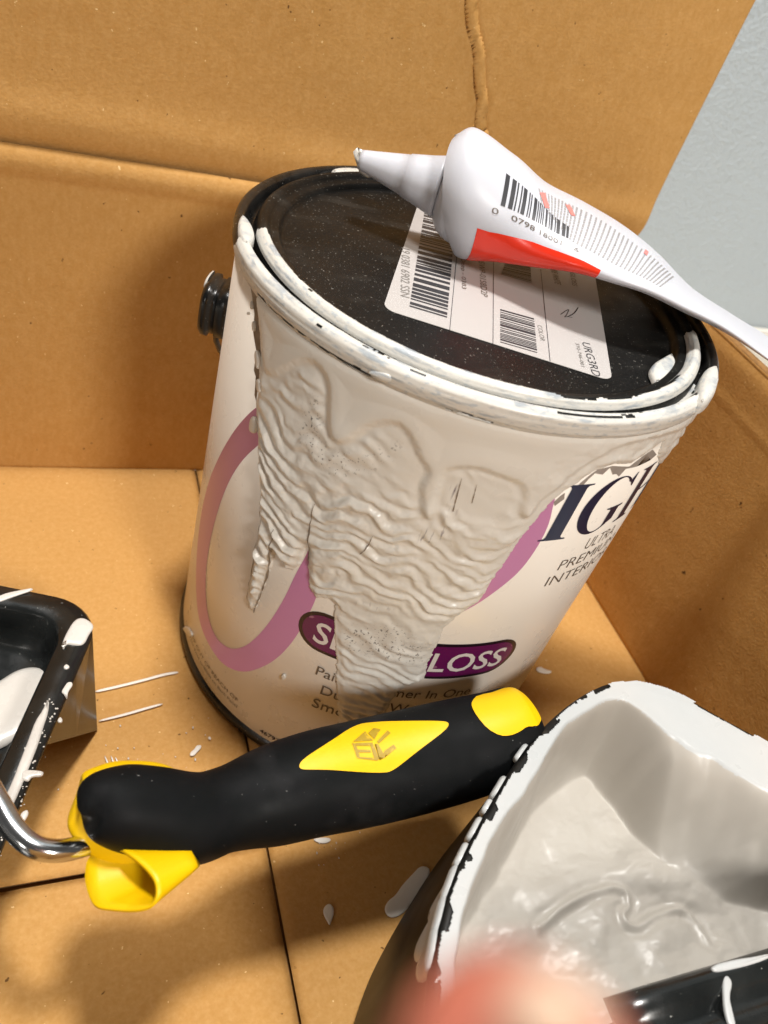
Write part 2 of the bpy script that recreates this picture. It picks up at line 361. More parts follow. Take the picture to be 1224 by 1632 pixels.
for k in range(40):   # crumbs of dried paint
    c = random.choice([[(-0.03522, -0.10506, 0)][0], [(-0.03808, -0.1063, 0)][0], [(-0.1156, -0.05844, 0)][0], [(-0.0873, -0.06111, 0)][0], [(-0.07978, -0.05067, 0)][0], [(0.08092, -0.03967, 0)][0]])
    m_ = Matrix.Translation((c[0] + random.gauss(0, .007), c[1] + random.gauss(0, .007), .0004)) @ Matrix.Diagonal((1, random.uniform(.5, 1.9), .3, 1))
    bmesh.ops.create_icosphere(fp, subdivisions=1, radius=random.uniform(.00012, .0004), matrix=m_)
me = bpy.data.meshes.new('m'); fp.to_mesh(me); fp.free()
o = obj('paint_flecks', me, SPLAT, kind='stuff'); o['label'] = 'scattered tiny white paint flecks on the box floor'; o['category'] = 'paint flecks'
for k, q in enumerate(((178, 1212), (181, 1211), (184, 1213), (187, 1212))):
    pass
_st = [(-0.11868, -0.05556, 0), (-0.11774, -0.06002, 0), (-0.1164, -0.05588, 0), (-0.11568, -0.06005, 0), (-0.11482, -0.05665, 0), (-0.11428, -0.05971, 0)]
for k, lab in enumerate(('left', 'middle', 'right')):
    a, b = _st[2 * k], _st[2 * k + 1]
    floor_splash('paint_scratch', [(a[0], a[1]), (a[0] + .0004, a[1]), (b[0] + .0009, b[1]), (b[0] + .0002, b[1])], lab + ' tick of the three short white paint ticks above the roller head', .0003, 1)

# ================================================================== PAINT CAN
can = thing('paint_can', 'gallon paint can with black lid and wrinkled white paint run down its label', 'paint can')
RB = .0822
obj('body', lathe([(0, .0035), (.078, .0035), (.080, .001), (.0832, .0008), (.0838, .0022), (.0836, .0045), (.0824, .0056), (RB - .0002, .0062), (RB - .0002, .1835), (.0795, .1838)], 200), BLACK, can)
obj('label', lathe([(R_CAN - .0003, .0060), (R_CAN, .0063), (R_CAN, .1832), (R_CAN - .0003, .1834)], 256), LABEL, can)
obj('rim', lathe([(.0815, .1830), (.0832, .1836), (.0843, .1852), (.0846, .1872), (.0842, .1892), (.0831, .1903), (.0818, .1902), (.0808, .1890), (.0803, .1868), (.0798, .1852), (.0780, .1848), (.0770, .1850)], 200), BLACK, can)
ZL = .1863
obj('lid', lathe([(.0785, .1849), (.0782, .1866), (.0776, .1888), (.0768, .1903), (.0757, .1911), (.0745, .1910), (.0736, .1900), (.0730, .1893), (.0722, .1890), (.0708, .1890), (.0701, .1886), (.0695, .1875), (.0690, .1866), (.0680, ZL), (.04, ZL + .0001), (.0, ZL + .0001)], 200), LIDBLK, can)
# --- label print
CM = can_map; K = .001
ring_l = [(-0.05435, 0.15153), (-0.05862, 0.14586), (-0.06636, 0.13278), (-0.0747, 0.11526), (-0.08351, 0.09369), (-0.0873, 0.07211), (-0.08295, 0.05287), (-0.07534, 0.03861), (-0.06721, 0.03079), (-0.05654, 0.02874), (-0.04703, 0.0284), (-0.03856, 0.03285), (-0.03177, 0.03994), (-0.02372, 0.0539), (-0.01917, 0.06797), (-0.01681, 0.08102), (-0.01519, 0.09517), (-0.0154, 0.10477), (-0.01595, 0.11488), (-0.02182, 0.11949), (-0.02266, 0.11488), (-0.02282, 0.11139), (-0.02464, 0.10173), (-0.02641, 0.08656), (-0.03036, 0.06833), (-0.03582, 0.05288), (-0.04103, 0.04452), (-0.0463, 0.03963), (-0.0545, 0.03745), (-0.06248, 0.04238), (-0.06865, 0.05349), (-0.07119, 0.06915), (-0.06961, 0.08894), (-0.06503, 0.10985), (-0.05841, 0.12638), (-0.05026, 0.13982), (-0.04515, 0.14844), (-0.04761, 0.15733)]
ring_r = [(0.04448, 0.16119), (0.04539, 0.15691), (0.04763, 0.14902), (0.0479, 0.13917), (0.0462, 0.12866), (0.04198, 0.1208), (0.03525, 0.11081), (0.02649, 0.10311), (0.03085, 0.11639), (0.03615, 0.13167), (0.03921, 0.14565), (0.03952, 0.15352), (0.04006, 0.15861), (0.04051, 0.16234)]
obj('pink_ring_print', decal_mesh([round_poly(ring_l, 2), round_poly(ring_r, 2)], CM, .00008, (.003, None)), PINK, can)
def stadium(s0, s1, z0, z1, n=14):
    r = (z1 - z0) / 2; zc = (z0 + z1) / 2; P = []
    for i in range(n + 1): a = -math.pi / 2 + math.pi * i / n; P.append((s1 - r + r * math.cos(a), zc + r * math.sin(a)))
    for i in range(n + 1): a = math.pi / 2 + math.pi * i / n; P.append((s0 + r + r * math.cos(a), zc + r * math.sin(a)))
    return P
obj('badge_border', decal_mesh([stadium(-.0188, .0650, .0716, .0916)], CM, .00012, (.003, None)), PBLACK, can)
obj('badge', decal_mesh([stadium(-.0172, .0634, .0731, .0901)], CM, .00020, (.003, None)), PURPLE, can)
obj('badge_lettering', text_mesh('SEMI-GLOSS', CM, -.0122, .0762, .0722, .0108, .00030, bold=.012, cell=.002), WHITEINK, can)
def can_text(t, s, z, w, h, m_, bold=0., name='lettering', shear=0.):
    obj(name, text_mesh(t, CM, s * K, z * K, w * K, h * K, .0002, bold=bold, cell=.002, shear=shear), m_, can)
can_text('Paint & Primer In One', -7.2, 59.4, 60.5, 5.3, GREYINK)
can_text('Durable, Washable', -3.3, 49.9, 54, 5.6, GREYINK)
can_text('Smooth Finish', -4.8, 40.8, 43, 5.6, GREYINK)
can_text('ULTRA', 71, 133.2, 17, 5.8, GREYINK, -.014)
can_text('PREMIUM', 62.5, 126, 32, 5.2, GREYINK, -.014)
can_text('INTERIOR', 60.6, 118.6, 36, 5.2, GREYINK, -.014)
can_text('467939A', -21.6, 8.7, 13.6, 2.5, PBLACK, .012)
can_text('KEEP OUT OF REACH OF', -76, 15.9, 41, 2.3, GREYINK)
can_text('CHILDREN. Read cautions on Back Panel', -84, 12.2, 49.5, 1.9, FAINTINK)
# serif capitals I G H in navy
def arc(cx, cy, rx, ry, a0, a1, n=18): return [(cx + rx * math.cos(math.radians(a0 + (a1 - a0) * i / n)), cy + ry * math.sin(math.radians(a0 + (a1 - a0) * i / n))) for i in range(n + 1)]
def mm(P): return [(a * K, b * K) for a, b in P]
zb, zt = 142.2, 165.4
def serif_stem(x0, x1, ex=2.3):
    return [(x0 - ex, zb), (x1 + ex, zb), (x1 + ex, zb + .5), (x1 + .5, zb + .8), (x1, zb + 1.6), (x1, zt - 1.6), (x1 + .5, zt - .8), (x1 + ex, zt - .5), (x1 + ex, zt), (x0 - ex, zt), (x0 - ex, zt - .5), (x0 - .5, zt - .8), (x0, zt - 1.6), (x0, zb + 1.6), (x0 - .5, zb + .8), (x0 - ex, zb + .5)]
gx, gy = 68.5, (zb + zt) / 2
gC = arc(gx, gy, 10.6, 12.2, 40, 308, 34) + arc(gx + 1.3, gy, 7.0, 11.5, 305, 48, 30)
gspur = [(73.2, zb + 1.0), (77.3, zb + 3.4), (77.3, zb + 8.6), (79.2, zb + 9.2), (79.2, zb + 9.7), (70.9, zb + 9.7), (70.9, zb + 9.2), (73.2, zb + 8.6)]
gear = [(75.2, gy + 8.6), (77.4, gy + 6.0), (77.8, gy + 6.0), (77.3, zt + .2), (76.9, zt + .2), (76.0, zt - 1.6)]
hx = 83.0
obj('brand_lettering', decal_mesh([mm(serif_stem(48.8, 54.6))], CM, .0002, (.002, None)), NAVY, can)
obj('brand_lettering', decal_mesh([mm(gC), mm(gspur), mm(gear)], CM, .0002, (.002, None)), NAVY, can)
obj('brand_lettering', decal_mesh([mm(serif_stem(hx, hx + 4.4)), mm([(hx + 4, gy), (hx + 14, gy), (hx + 14, gy + .8), (hx + 4, gy + .8)]), mm(serif_stem(hx + 13, hx + 17.4))], CM, .0002, (.002, None)), NAVY, can)
obj('label_tear', decal_mesh([[(-0.0735, 0.1829), (-0.07128, 0.18551), (-0.06719, 0.18536), (-0.06393, 0.18157), (-0.06114, 0.17497), (-0.05842, 0.16811), (-0.05732, 0.15994), (-0.05652, 0.1512), (-0.05809, 0.15247), (-0.05927, 0.15864), (-0.06091, 0.15983), (-0.0614, 0.16622), (-0.06511, 0.17043), (-0.06632, 0.17606), (-0.06999, 0.18016)]], CM, .00012, (.003, None)), SMEAR, can)
obj('label_tear', decal_mesh([[(0.04982, 0.164), (0.05078, 0.16616), (0.05302, 0.16939), (0.05454, 0.17095), (0.06006, 0.17175), (0.06885, 0.16987), (0.07344, 0.17292), (0.07745, 0.17426), (0.08352, 0.17032), (0.0808, 0.16898), (0.07533, 0.17389), (0.07354, 0.16869), (0.06757, 0.16918), (0.06622, 0.16649), (0.06414, 0.1679), (0.06245, 0.16797), (0.05941, 0.17112), (0.05784, 0.16866), (0.05438, 0.16952), (0.05314, 0.16745), (0.05251, 0.16555), (0.05123, 0.16218)], [(0.04477, 0.15869), (0.04603, 0.16117), (0.047, 0.16239), (0.04801, 0.15986), (0.04594, 0.15715)]], CM, .00013, (.003, None)), TORN, can)
# bits of stray label wear
for pts in ([(-0.06971, 0.17826), (-0.06846, 0.17897), (-0.06725, 0.17719), (-0.06831, 0.17615)], [(-0.0663, 0.17355), (-0.06485, 0.17463), (-0.06347, 0.17207), (-0.0648, 0.17083)], [(-0.0702, 0.17441), (-0.06934, 0.17491), (-0.06899, 0.17406), (-0.06984, 0.17356)], [(-0.01967, 0.04966), (-0.01808, 0.05141), (-0.01728, 0.04893), (-0.01849, 0.04671)], [(-0.08855, 0.00276), (-0.07914, 0.01565), (-0.0708, 0.01942), (-0.07512, 0.01238)]):
    blob('paint_spatter', pts, CM, .0006, DRIED, can)
for pts in ([(-0.05728, 0.14339), (-0.05646, 0.14594), (-0.05445, 0.1469), (-0.05313, 0.14492), (-0.05291, 0.14162), (-0.05507, 0.14002), (-0.05674, 0.14029)], [(-0.05804, 0.15855), (-0.05627, 0.16019), (-0.05447, 0.15912), (-0.05396, 0.15625), (-0.05621, 0.15518)], [(-0.0614, 0.16622), (-0.05996, 0.16801), (-0.05723, 0.16559), (-0.05728, 0.16222), (-0.05925, 0.16228)]):
    blob('paint_bead', pts, lambda a, b, c: can_map(a, b, c + .0003), .0007, DRIED, can)
# --- the paint that ran down the label: a real relief, wrinkled where the skin dried
polyA = [(-0.07569, 0.18476), (-0.06958, 0.18404), (-0.06528, 0.18282), (-0.06269, 0.1782), (-0.05874, 0.16791), (-0.05764, 0.15973), (-0.0562, 0.15143), (-0.05381, 0.14345), (-0.05172, 0.14), (-0.04789, 0.12733), (-0.04377, 0.11399), (-0.04274, 0.10307), (-0.04213, 0.0863), (-0.04161, 0.07503), (-0.03987, 0.07043), (-0.03766, 0.06972), (-0.036, 0.07408), (-0.0354, 0.08415), (-0.0345, 0.09624), (-0.03355, 0.10474), (-0.02897, 0.1008), (-0.02514, 0.10165), (-0.02401, 0.10679), (-0.02308, 0.11457), (-0.02143, 0.10658), (-0.01894, 0.09915), (-0.01507, 0.09622), (-0.01089, 0.09874), (-0.00855, 0.0977), (-0.00759, 0.09081), (-0.00327, 0.07452), (0.002, 0.05502), (0.00712, 0.03715), (0.01296, 0.01735), (0.02626, 0.02093), (0.02306, 0.04276), (0.02287, 0.04987), (0.02317, 0.06282), (0.03095, 0.07126), (0.02948, 0.08654), (0.02964, 0.09111), (0.02877, 0.10016), (0.03404, 0.11042), (0.03646, 0.11432), (0.03731, 0.1199), (0.03915, 0.13407), (0.04108, 0.14889), (0.04433, 0.15869), (0.04663, 0.16314), (0.05025, 0.16716), (0.0526, 0.17014), (0.05973, 0.17227), (0.06843, 0.17046), (0.07402, 0.17424), (0.08059, 0.17649), (0.08467, 0.16839), (0.10311, 0.15689), (0.10081, 0.16185), (0.10329, 0.16651)]
polyA = [tuple(q) for q in polyA] + [(.118, .160), (.128, .168), (.135, .1845), (-.070, .1845)]
polyB = [(-0.07436, 0.18466), (-0.06677, 0.18198), (-0.06147, 0.17477), (-0.05842, 0.16811), (-0.0545, 0.16271), (-0.04968, 0.16452), (-0.04513, 0.16961), (-0.041, 0.17429), (-0.03678, 0.17723), (-0.03314, 0.1769), (-0.03077, 0.17413), (-0.02835, 0.16525), (-0.02603, 0.15993), (-0.0232, 0.15845), (-0.01975, 0.16004), (-0.01718, 0.16356), (-0.01478, 0.16799), (-0.01175, 0.17111), (-0.00805, 0.17276), (-0.0047, 0.17155), (-0.00192, 0.16845), (0.00025, 0.16494), (0.00296, 0.16337), (0.00392, 0.16146), (0.0034, 0.157), (0.00518, 0.15045), (0.00739, 0.14633), (0.01003, 0.1453), (0.01137, 0.14784), (0.01028, 0.1549), (0.00955, 0.16133), (0.01092, 0.16507), (0.01534, 0.16722), (0.02301, 0.16654), (0.02977, 0.16483), (0.03253, 0.16188), (0.03347, 0.15659), (0.03524, 0.15323), (0.03829, 0.15192), (0.03928, 0.15555), (0.04066, 0.16012), (0.04372, 0.16462), (0.04535, 0.16801), (0.04989, 0.17429), (0.05649, 0.1792), (0.06596, 0.18072), (0.0806, 0.17962)]
polyB = [tuple(q) for q in polyB] + [(.115, .172), (.135, .1845), (-.070, .1845)]
s_ = np.arange(-.072, .136, .00034); z_ = np.arange(.018, .1846, .00034); S, Z = np.meshgrid(s_, z_)
wa = .0022 * (fbm(S * 160, Z * 160, 41) - .5) + .0009 * (fbm(S * 900, Z * 900, 45, 2) - .5)
dA = sdf(S, Z, polyA) + wa * .8
dB = sdf(S, Z, round_poly(polyB, 1)) + .4 * wa
dBr = sdf(S, Z, [(0.03216, 0.16376), (0.03221, 0.17218), (0.03934, 0.17838), (0.04883, 0.18447), (0.06952, 0.18375), (0.08968, 0.17657), (0.08303, 0.17645), (0.07277, 0.17576), (0.06617, 0.1724), (0.05471, 0.17401), (0.05025, 0.16716), (0.04317, 0.16118), (0.0396, 0.1548)])
warp = .016 * (fbm(S * 38, Z * 30, 11) - .5) + .004 * (fbm(S * 110, Z * 110, 12) - .5) - .10 * (S - .0) * sstep(.10, .16, Z)
lam = .0052
n1 = vnoise(S * 70, (Z + warp) / .0042, 17); n2 = vnoise(S * 110 + 7, (Z + warp * 1.2) / .0026, 23); n3 = vnoise(S * 42, (Z + warp) / .0068, 29)
ridge = lambda n: 1 - np.abs(2 * n - 1)
soft = lambda n: 1 - (2 * n - 1) ** 2
phs = (Z + .20 * S + 1.25 * warp) / .0050 + 1.1 * (fbm(S * 55, Z * 55, 91) - .5)
phs2 = (Z + .34 * S + warp) / .0068 + 1.6 * (fbm(S * 40, Z * 40, 95) - .5)
wr = .42 * (.5 + .5 * np.cos(2 * np.pi * phs)) * (.35 + .9 * sstep(.3, .65, fbm(S * 60, Z * 120, 97))) + .34 * (.5 + .5 * np.cos(2 * np.pi * phs2)) * (.4 + .8 * vnoise(S * 70, Z * 130, 99)) + .30 * soft(n3) + .14 * n2
wmask = sstep(.0002, .0035, dA) * sstep(.0010, -.0035, dB) * (.75 + .45 * sstep(.3, .6, fbm(S * 30, Z * 30, 31)))
smooth_patch = sdf(S, Z, [(0.01058, 0.16217), (0.0139, 0.16608), (0.02238, 0.16569), (0.02995, 0.16438), (0.03118, 0.15778), (0.02967, 0.1487), (0.02003, 0.14798), (0.01167, 0.15294)])
wmask = wmask * (.36 + .64 * sstep(.158, .136, Z + .1 * S)) * (.80 + .45 * sstep(.25, .6, fbm(S * 24, Z * 34, 131)))
wmask = wmask * (1 - .85 * sstep(-.002, .003, smooth_patch))
H = .00022 * sstep(0, .0008, dA) + .00018 * np.exp(-((dA - .0009) / .0006) ** 2)
H = H + .0021 * wr * wmask + .00010 * fbm(S * 1200, Z * 1200, 51, 2) * wmask
tb = sstep(-.0006, .0028, dB)
H = H + .00105 * tb + .00030 * np.exp(-((dB - .0040) / .0032) ** 2) + .0009 * sstep(.003, .02, dB) * (fbm(S * 45, Z * 45, 61) - .5)
H = H + .0010 * sstep(-.001, .004, dBr) * (fbm(S * 170, Z * 210, 71, 3) - .35)
for cs, cz, rr in [(*[(0.0089, 0.14895)][0], .0030), (*[(0.03683, 0.1554)][0], .0026), (*[(-0.02233, 0.16171)][0], .005)]:
    H = H + .0009 * np.exp(-(((S - cs) ** 2 + (Z - cz) ** 2) / rr ** 2))
H = H + .0006 * (S > .06) * sstep(.0, .004, dA) * (fbm(S * 220, Z * 120, 77) - .3)
A = S / R_CAN + TH0; RR = R_CAN + .00005 + H
P = np.stack([RR * np.cos(A), RR * np.sin(A), Z], -1)
kp = dA > 0; keep = kp[:-1, :-1] & kp[1:, :-1] & kp[:-1, 1:] & kp[1:, 1:]
edge = (dA < .0004); RR2 = np.where(edge, R_CAN - .0001, RR); P = np.stack([RR2 * np.cos(A), RR2 * np.sin(A), Z], -1)
me = grid_mesh(P, keep)
# grime mask: fine black specks caught in two zones and the smeared print showing through
gr = np.maximum.reduce([sstep(.0, .006, sdf(S, Z, [(-0.03579, 0.17366), (-0.02898, 0.16924), (-0.02474, 0.15844), (-0.01673, 0.16041), (-0.00601, 0.17093), (-0.00182, 0.16626), (-0.00877, 0.15355), (-0.01906, 0.1452), (-0.02856, 0.1465), (-0.03767, 0.15242), (-0.03805, 0.16362)])) * .9,
                        sstep(.0, .006, sdf(S, Z, [(-0.00577, 0.09195), (0.01393, 0.10148), (0.02738, 0.09323), (0.02941, 0.07933), (0.01134, 0.07833), (-0.00181, 0.0754)])) * .9,
                        sstep(.0, .004, sdf(S, Z, [(0.03952, 0.12296), (0.03867, 0.13744), (0.04015, 0.15355), (0.04328, 0.15718), (0.04253, 0.143), (0.04216, 0.12887)])) * .7])
st = np.maximum.reduce([sstep(0, .003, sdf(S, Z, [(0.01076, 0.15988), (0.01426, 0.16224), (0.01804, 0.15497), (0.01725, 0.14462), (0.01428, 0.14473)])) * 1.0, sstep(0, .003, sdf(S, Z, [(0.0072, 0.1424), (0.01736, 0.14723), (0.01753, 0.13888), (0.0085, 0.13469)])) * .8,
                        sstep(0, .003, sdf(S, Z, [(-0.00421, 0.10412), (0.0079, 0.10771), (0.01254, 0.10641), (0.00534, 0.10119), (-0.00227, 0.10081)])) * .8])
used = np.unique(np.arange(S.size).reshape(S.shape)[:-1, :-1][keep])
idx = np.arange(S.size).reshape(S.shape); allv = np.unique(np.stack([idx[:-1, :-1], idx[:-1, 1:], idx[1:, 1:], idx[1:, :-1]], -1)[keep])
for nm, arr in (('grime', gr), ('stain', st)):
    at = me.attributes.new(nm, 'FLOAT', 'POINT'); at.data.foreach_set('value', arr.ravel()[allv].astype(np.float32))
o = obj('paint_run', me, DRIED, can)
nt = DRIED.node_tree; N = nt.nodes; L = nt.links; bs = N['Principled BSDF']; src = bs.inputs['Base Color'].links[0].from_socket
tc = N.new('ShaderNodeTexCoord')
def overlay(src, attr, scale, lo, hi, colr, stretch=None):
    a = N.new('ShaderNodeAttribute'); a.attribute_name = attr
    t = N.new('ShaderNodeTexNoise'); t.inputs['Scale'].default_value = scale; t.inputs['Detail'].default_value = 3
    mp = N.new('ShaderNodeMapping'); mp.inputs['Scale'].default_value = stretch or (1, 1, 1); L.new(tc.outputs['Object'], mp.inputs[0]); L.new(mp.outputs[0], t.inputs['Vector'])
    r = N.new('ShaderNodeMapRange'); r.inputs[1].default_value = lo; r.inputs[2].default_value = hi; L.new(t.outputs['Fac'], r.inputs[0])
    m_ = N.new('ShaderNodeMath'); m_.operation = 'MULTIPLY'; L.new(r.outputs[0], m_.inputs[0]); L.new(a.outputs['Fac'], m_.inputs[1])
    x = N.new('ShaderNodeMix'); x.data_type = 'RGBA'; L.new(m_.outputs[0], x.inputs[0]); L.new(src, x.inputs[6]); x.inputs[7].default_value = (*colr, 1); return x.outputs[2]
src = overlay(src, 'grime', 1100, .60, .66, (.10, .085, .075))
src = overlay(src, 'stain', 900, .55, .68, (.12, .09, .11), (1, 1, .12))
L.new(src, bs.inputs['Base Color'])
# dark cracked outline of the dried tongue of paint on the left
def hairline(pts, w, name='crack'):
    q = smooth_path(pts, len(pts) * 5); c = []; d = []
    for i, p_ in enumerate(q):
        t = q[min(i + 1, len(q) - 1)] - q[max(i - 1, 0)]; t = t / (np.linalg.norm(t) + 1e-12); ww = w * (.35 + 1.1 * float(vnoise(np.array(i * .7), np.array(0.), 3)))
        c.append((p_[0] - t[1] * ww, p_[1] + t[0] * ww)); d.append((p_[0] + t[1] * ww, p_[1] - t[0] * ww))
    V = [can_map(a, b, hgt(a, b)) for a, b in c + d]; n = len(c)
    obj(name, mesh(V, [(i, i + 1, n + i + 1, n + i) for i in range(n - 1)]), SMEAR, can)
def hgt(a, b):
    i = min(max(int((b - z_[0]) / .00034), 0), len(z_) - 1); j = min(max(int((a - s_[0]) / .00034), 0), len(s_) - 1)
    return float(H[max(0, i - 1):i + 2, max(0, j - 1):j + 2].max()) + .00025
for pts, w in (([(-0.04469, 0.11891), (-0.04318, 0.1116), (-0.04274, 0.10307), (-0.04213, 0.0863), (-0.04132, 0.07531), (-0.03917, 0.0704)], .00022), ([(-0.03505, 0.11587), (-0.03512, 0.10646), (-0.0347, 0.09449), (-0.03561, 0.08229), (-0.03711, 0.07024)], .0002), ([(-0.02424, 0.13419), (-0.0234, 0.12399), (-0.02206, 0.11646), (-0.02131, 0.10818)], .00020), ([(-0.00398, 0.13377), (-0.00447, 0.12861), (-0.00592, 0.12448)], .00012), ([(0.01408, 0.16335), (0.01488, 0.15647), (0.01547, 0.15122)], .00012), ([(0.01886, 0.16244), (0.01978, 0.15545)], .0001)):
    hairline(pts, w)
# --- brushed paint round the rim and lid bead
def rim_paint(name, prof, a0, a1, thick, cover, seed, end0=.02, end1=.02):
    pr = np.array(prof); d = np.r_[0, np.cumsum(np.linalg.norm(np.diff(pr, axis=0), axis=1))]; nv = max(8, int(d[-1] / .00035))
    vv = np.linspace(0, d[-1], nv); r = np.interp(vv, d, pr[:, 0]); z = np.interp(vv, d, pr[:, 1])
    k_ = np.ones(5) / 5
    dr = np.gradient(r); dz = np.gradient(z); nrm = np.hypot(dr, dz); nr_, nz_ = -dz / nrm, dr / nrm
    if nz_.mean() < 0 and nr_.mean() < 0: nr_, nz_ = -nr_, -nz_
    na = int((a1 - a0) * .083 / .00038); aa = np.linspace(a0, a1, na); AA, VV = np.meshgrid(aa, vv)
    s = AA * .083
    n = .5 * fbm(s * 55, VV * 520, seed, 4) + .5 * fbm(s * 16, VV * 1700, seed + 1, 3); e = np.minimum((AA - a0) * .083, (a1 - AA) * .083)
    ends = sstep(0, .006, e + .004 * (fbm(VV * 700, s * 50, seed + 3) - .5))
    cov = cover(AA, VV / d[-1]) * ends
    t = thick * .45 * (.10 + 1.0 * fbm(s * 30, VV * 900, seed + 9, 5)) * sstep(0, .5, cov - n * .55) 
    side = sstep(0, .0009, np.minimum(VV, d[-1] - VV)); t = t * side
    n = n + .28 * (fbm(s * 420, VV * 1600, seed + 5, 3) - .5)
    kp = (cov - n * .95) > 0
    R_ = r[:, None] + nr_[:, None] * t; Z_ = z[:, None] + nz_[:, None] * t
    P = np.stack([R_ * np.cos(AA), R_ * np.sin(AA), Z_], -1)
    keep = kp[:-1, :-1] & kp[1:, :-1] & kp[:-1, 1:] & kp[1:, 1:]
    return obj(name, grid_mesh(P, keep), RIMP, can)
aL = 3.0955; aR = -0.7144; aL2 = 3.0018; aR2 = -0.3889
tau = 2 * math.pi; aR += tau * (aR < aL); aR2 += tau * (aR2 < aL2)
obj_r = rim_paint('rim_paint', [(.0826, .1815), (.0834, .1832), (.0845, .1850), (.0848, .1872), (.0844, .1893), (.0831, .1905), (.0817, .1904), (.0806, .1890)], aL, aR, .0009,
          lambda a, v: .62 + .35 * sstep(.0, .4, v) - .42 * np.exp(-((v - .27) / .07) ** 2) * (.4 + fbm(a * 4, a * 0, 3)) - .5 * np.exp(-((v - .80) / .14) ** 2) * sstep(.35, .6, fbm(a * 5, a * 0, 8)), 5)
rim_paint('rim_paint', [(.0806, .1891), (.0801, .1870), (.0797, .1856), (.0784, .1855), (.0781, .1868), (.0776, .1890)], aL + .42, aR - .02, .0008, lambda a, v: .8 - .18 * np.exp(-((v - .5) / .2) ** 2) + 0 * a, 15)
rim_paint('rim_paint', [(.0778, .1886), (.0768, .1906), (.0757, .1914), (.0745, .1913), (.0734, .1902), (.0727, .1888)], aL2, aR2, .0009,
          lambda a, v: .78 - .42 * sstep(.35, .75, v) * (1 - sstep(aR2 - .75, aR2 - .45, a)) - .30 * sstep(.2, .5, v) * sstep(aR2 - 1.5, aR2 - 1.2, a) * (1 - sstep(aR2 - 1., aR2 - .6, a)), 25)
for pts in ([(0.03691, -0.05371, 0.1905), (0.04206, -0.04883, 0.1905), (0.04806, -0.04515, 0.1905), (0.0543, -0.04133, 0.1905), (0.0516, -0.04912, 0.1905), (0.04093, -0.0581, 0.1905), (0.03387, -0.06287, 0.1905), (0.03513, -0.05872, 0.1905)],):
    blob('rim_paint_drip', pts, flat_map(.1872), .0014, RIMP, can)
bpts = [(0.05685, -0.0549, 0.189), (0.0614, -0.05227, 0.189), (0.06403, -0.05343, 0.189), (0.06005, -0.0595, 0.189), (0.05276, -0.0676, 0.189), (0.04557, -0.07333, 0.189), (0.04055, -0.07556, 0.189), (0.0418, -0.07107, 0.189)]
blob('rim_paint_drip', bpts, flat_map(.1880), .0035, RIMP, can)
blob('rim_paint_drip', [(-0.08275, 0.01146, 0.1905), (-0.08075, 0.01658, 0.1905), (-0.07888, 0.01354, 0.1905), (-0.07818, 0.00844, 0.1905), (-0.07862, 0.00146, 0.1905), (-0.08167, -0.00513, 0.1905), (-0.08373, -0.00406, 0.1905), (-0.08399, 0.00247, 0.1905)], flat_map(.1885), .0026, RIMP, can)
blob('rim_paint_drip', [(-0.01995, 0.18621), (-0.01339, 0.18834), (-0.01214, 0.1866), (-0.01344, 0.18477), (-0.01747, 0.18433)], lambda a, b, c: can_map(a, b, c + .0012), .0016, RIMP, can)
blob('rim_paint_drip', [(-0.03709, 0.07141, 0.1905), (-0.03171, 0.07545, 0.1905), (-0.02328, 0.07764, 0.1905), (-0.0192, 0.07614, 0.1905), (-0.02143, 0.07031, 0.1905), (-0.02671, 0.07007, 0.1905), (-0.03351, 0.0686, 0.1905), (-0.03754, 0.0676, 0.1905)], flat_map(.1890), .0014, RIMP, can)
# --- ear of the bail handle
ear = math.radians(156.5); er = Vector((math.cos(ear), math.sin(ear), 0)); et = Vector((-math.sin(ear), math.cos(ear), 0)); ez = Vector((0, 0, 1))
def ear_ring(r, rad, n=64, sq=3.2):
    out = []
    for j in range(n):
        a = 2 * math.pi * j / n; c, s = math.cos(a), math.sin(a); q = (abs(c) ** sq + abs(s) ** sq) ** (-1 / sq)
        out.append(tuple(er * r + (et * c + ez * s) * rad * q + ez * .148))
    return out
obj('handle_ear', loft([ear_ring(.0800, .0100), ear_ring(.0860, .0100), ear_ring(.0863, .0092), ear_ring(.0885, .0090), ear_ring(.0888, .0103), ear_ring(.0908, .0102), ear_ring(.0920, .0090), ear_ring(.0922, .003)], cap=(True, True)), BLACK, can)
blob('ear_paint', [(-.0098, -.006), (-.0101, .0085), (-.004, .0100), (.002, .0097), (.0035, .006), (-.003, .0060), (-.0060, .001), (-.0070, -.006)], lambda a, b, c: tuple(er * (.0920 + c) + et * a + ez * (b + .148)), .0008, RIMP, can)
blob('ear_paint', [(.0862, .002), (.0895, .003), (.0895, .006), (.0862, .0055)], lambda a, b, c: tuple(er * a + et * (-.0100 - c) + ez * (b + .148)), .0005, RIMP, can)
bail = []
for i in range(41):
    a = ear - math.radians(180 * i / 40); dz = -.075 * math.sin(math.pi * i / 40) ** .6
    bail.append((.0880 * math.cos(a) , .0880 * math.sin(a), .146 + dz))
bail2 = [(p_[0], p_[1], p_[2]) for p_ in bail]
obj('bail_wire', sweep(bail2, .0011, 10), BLACK, can)
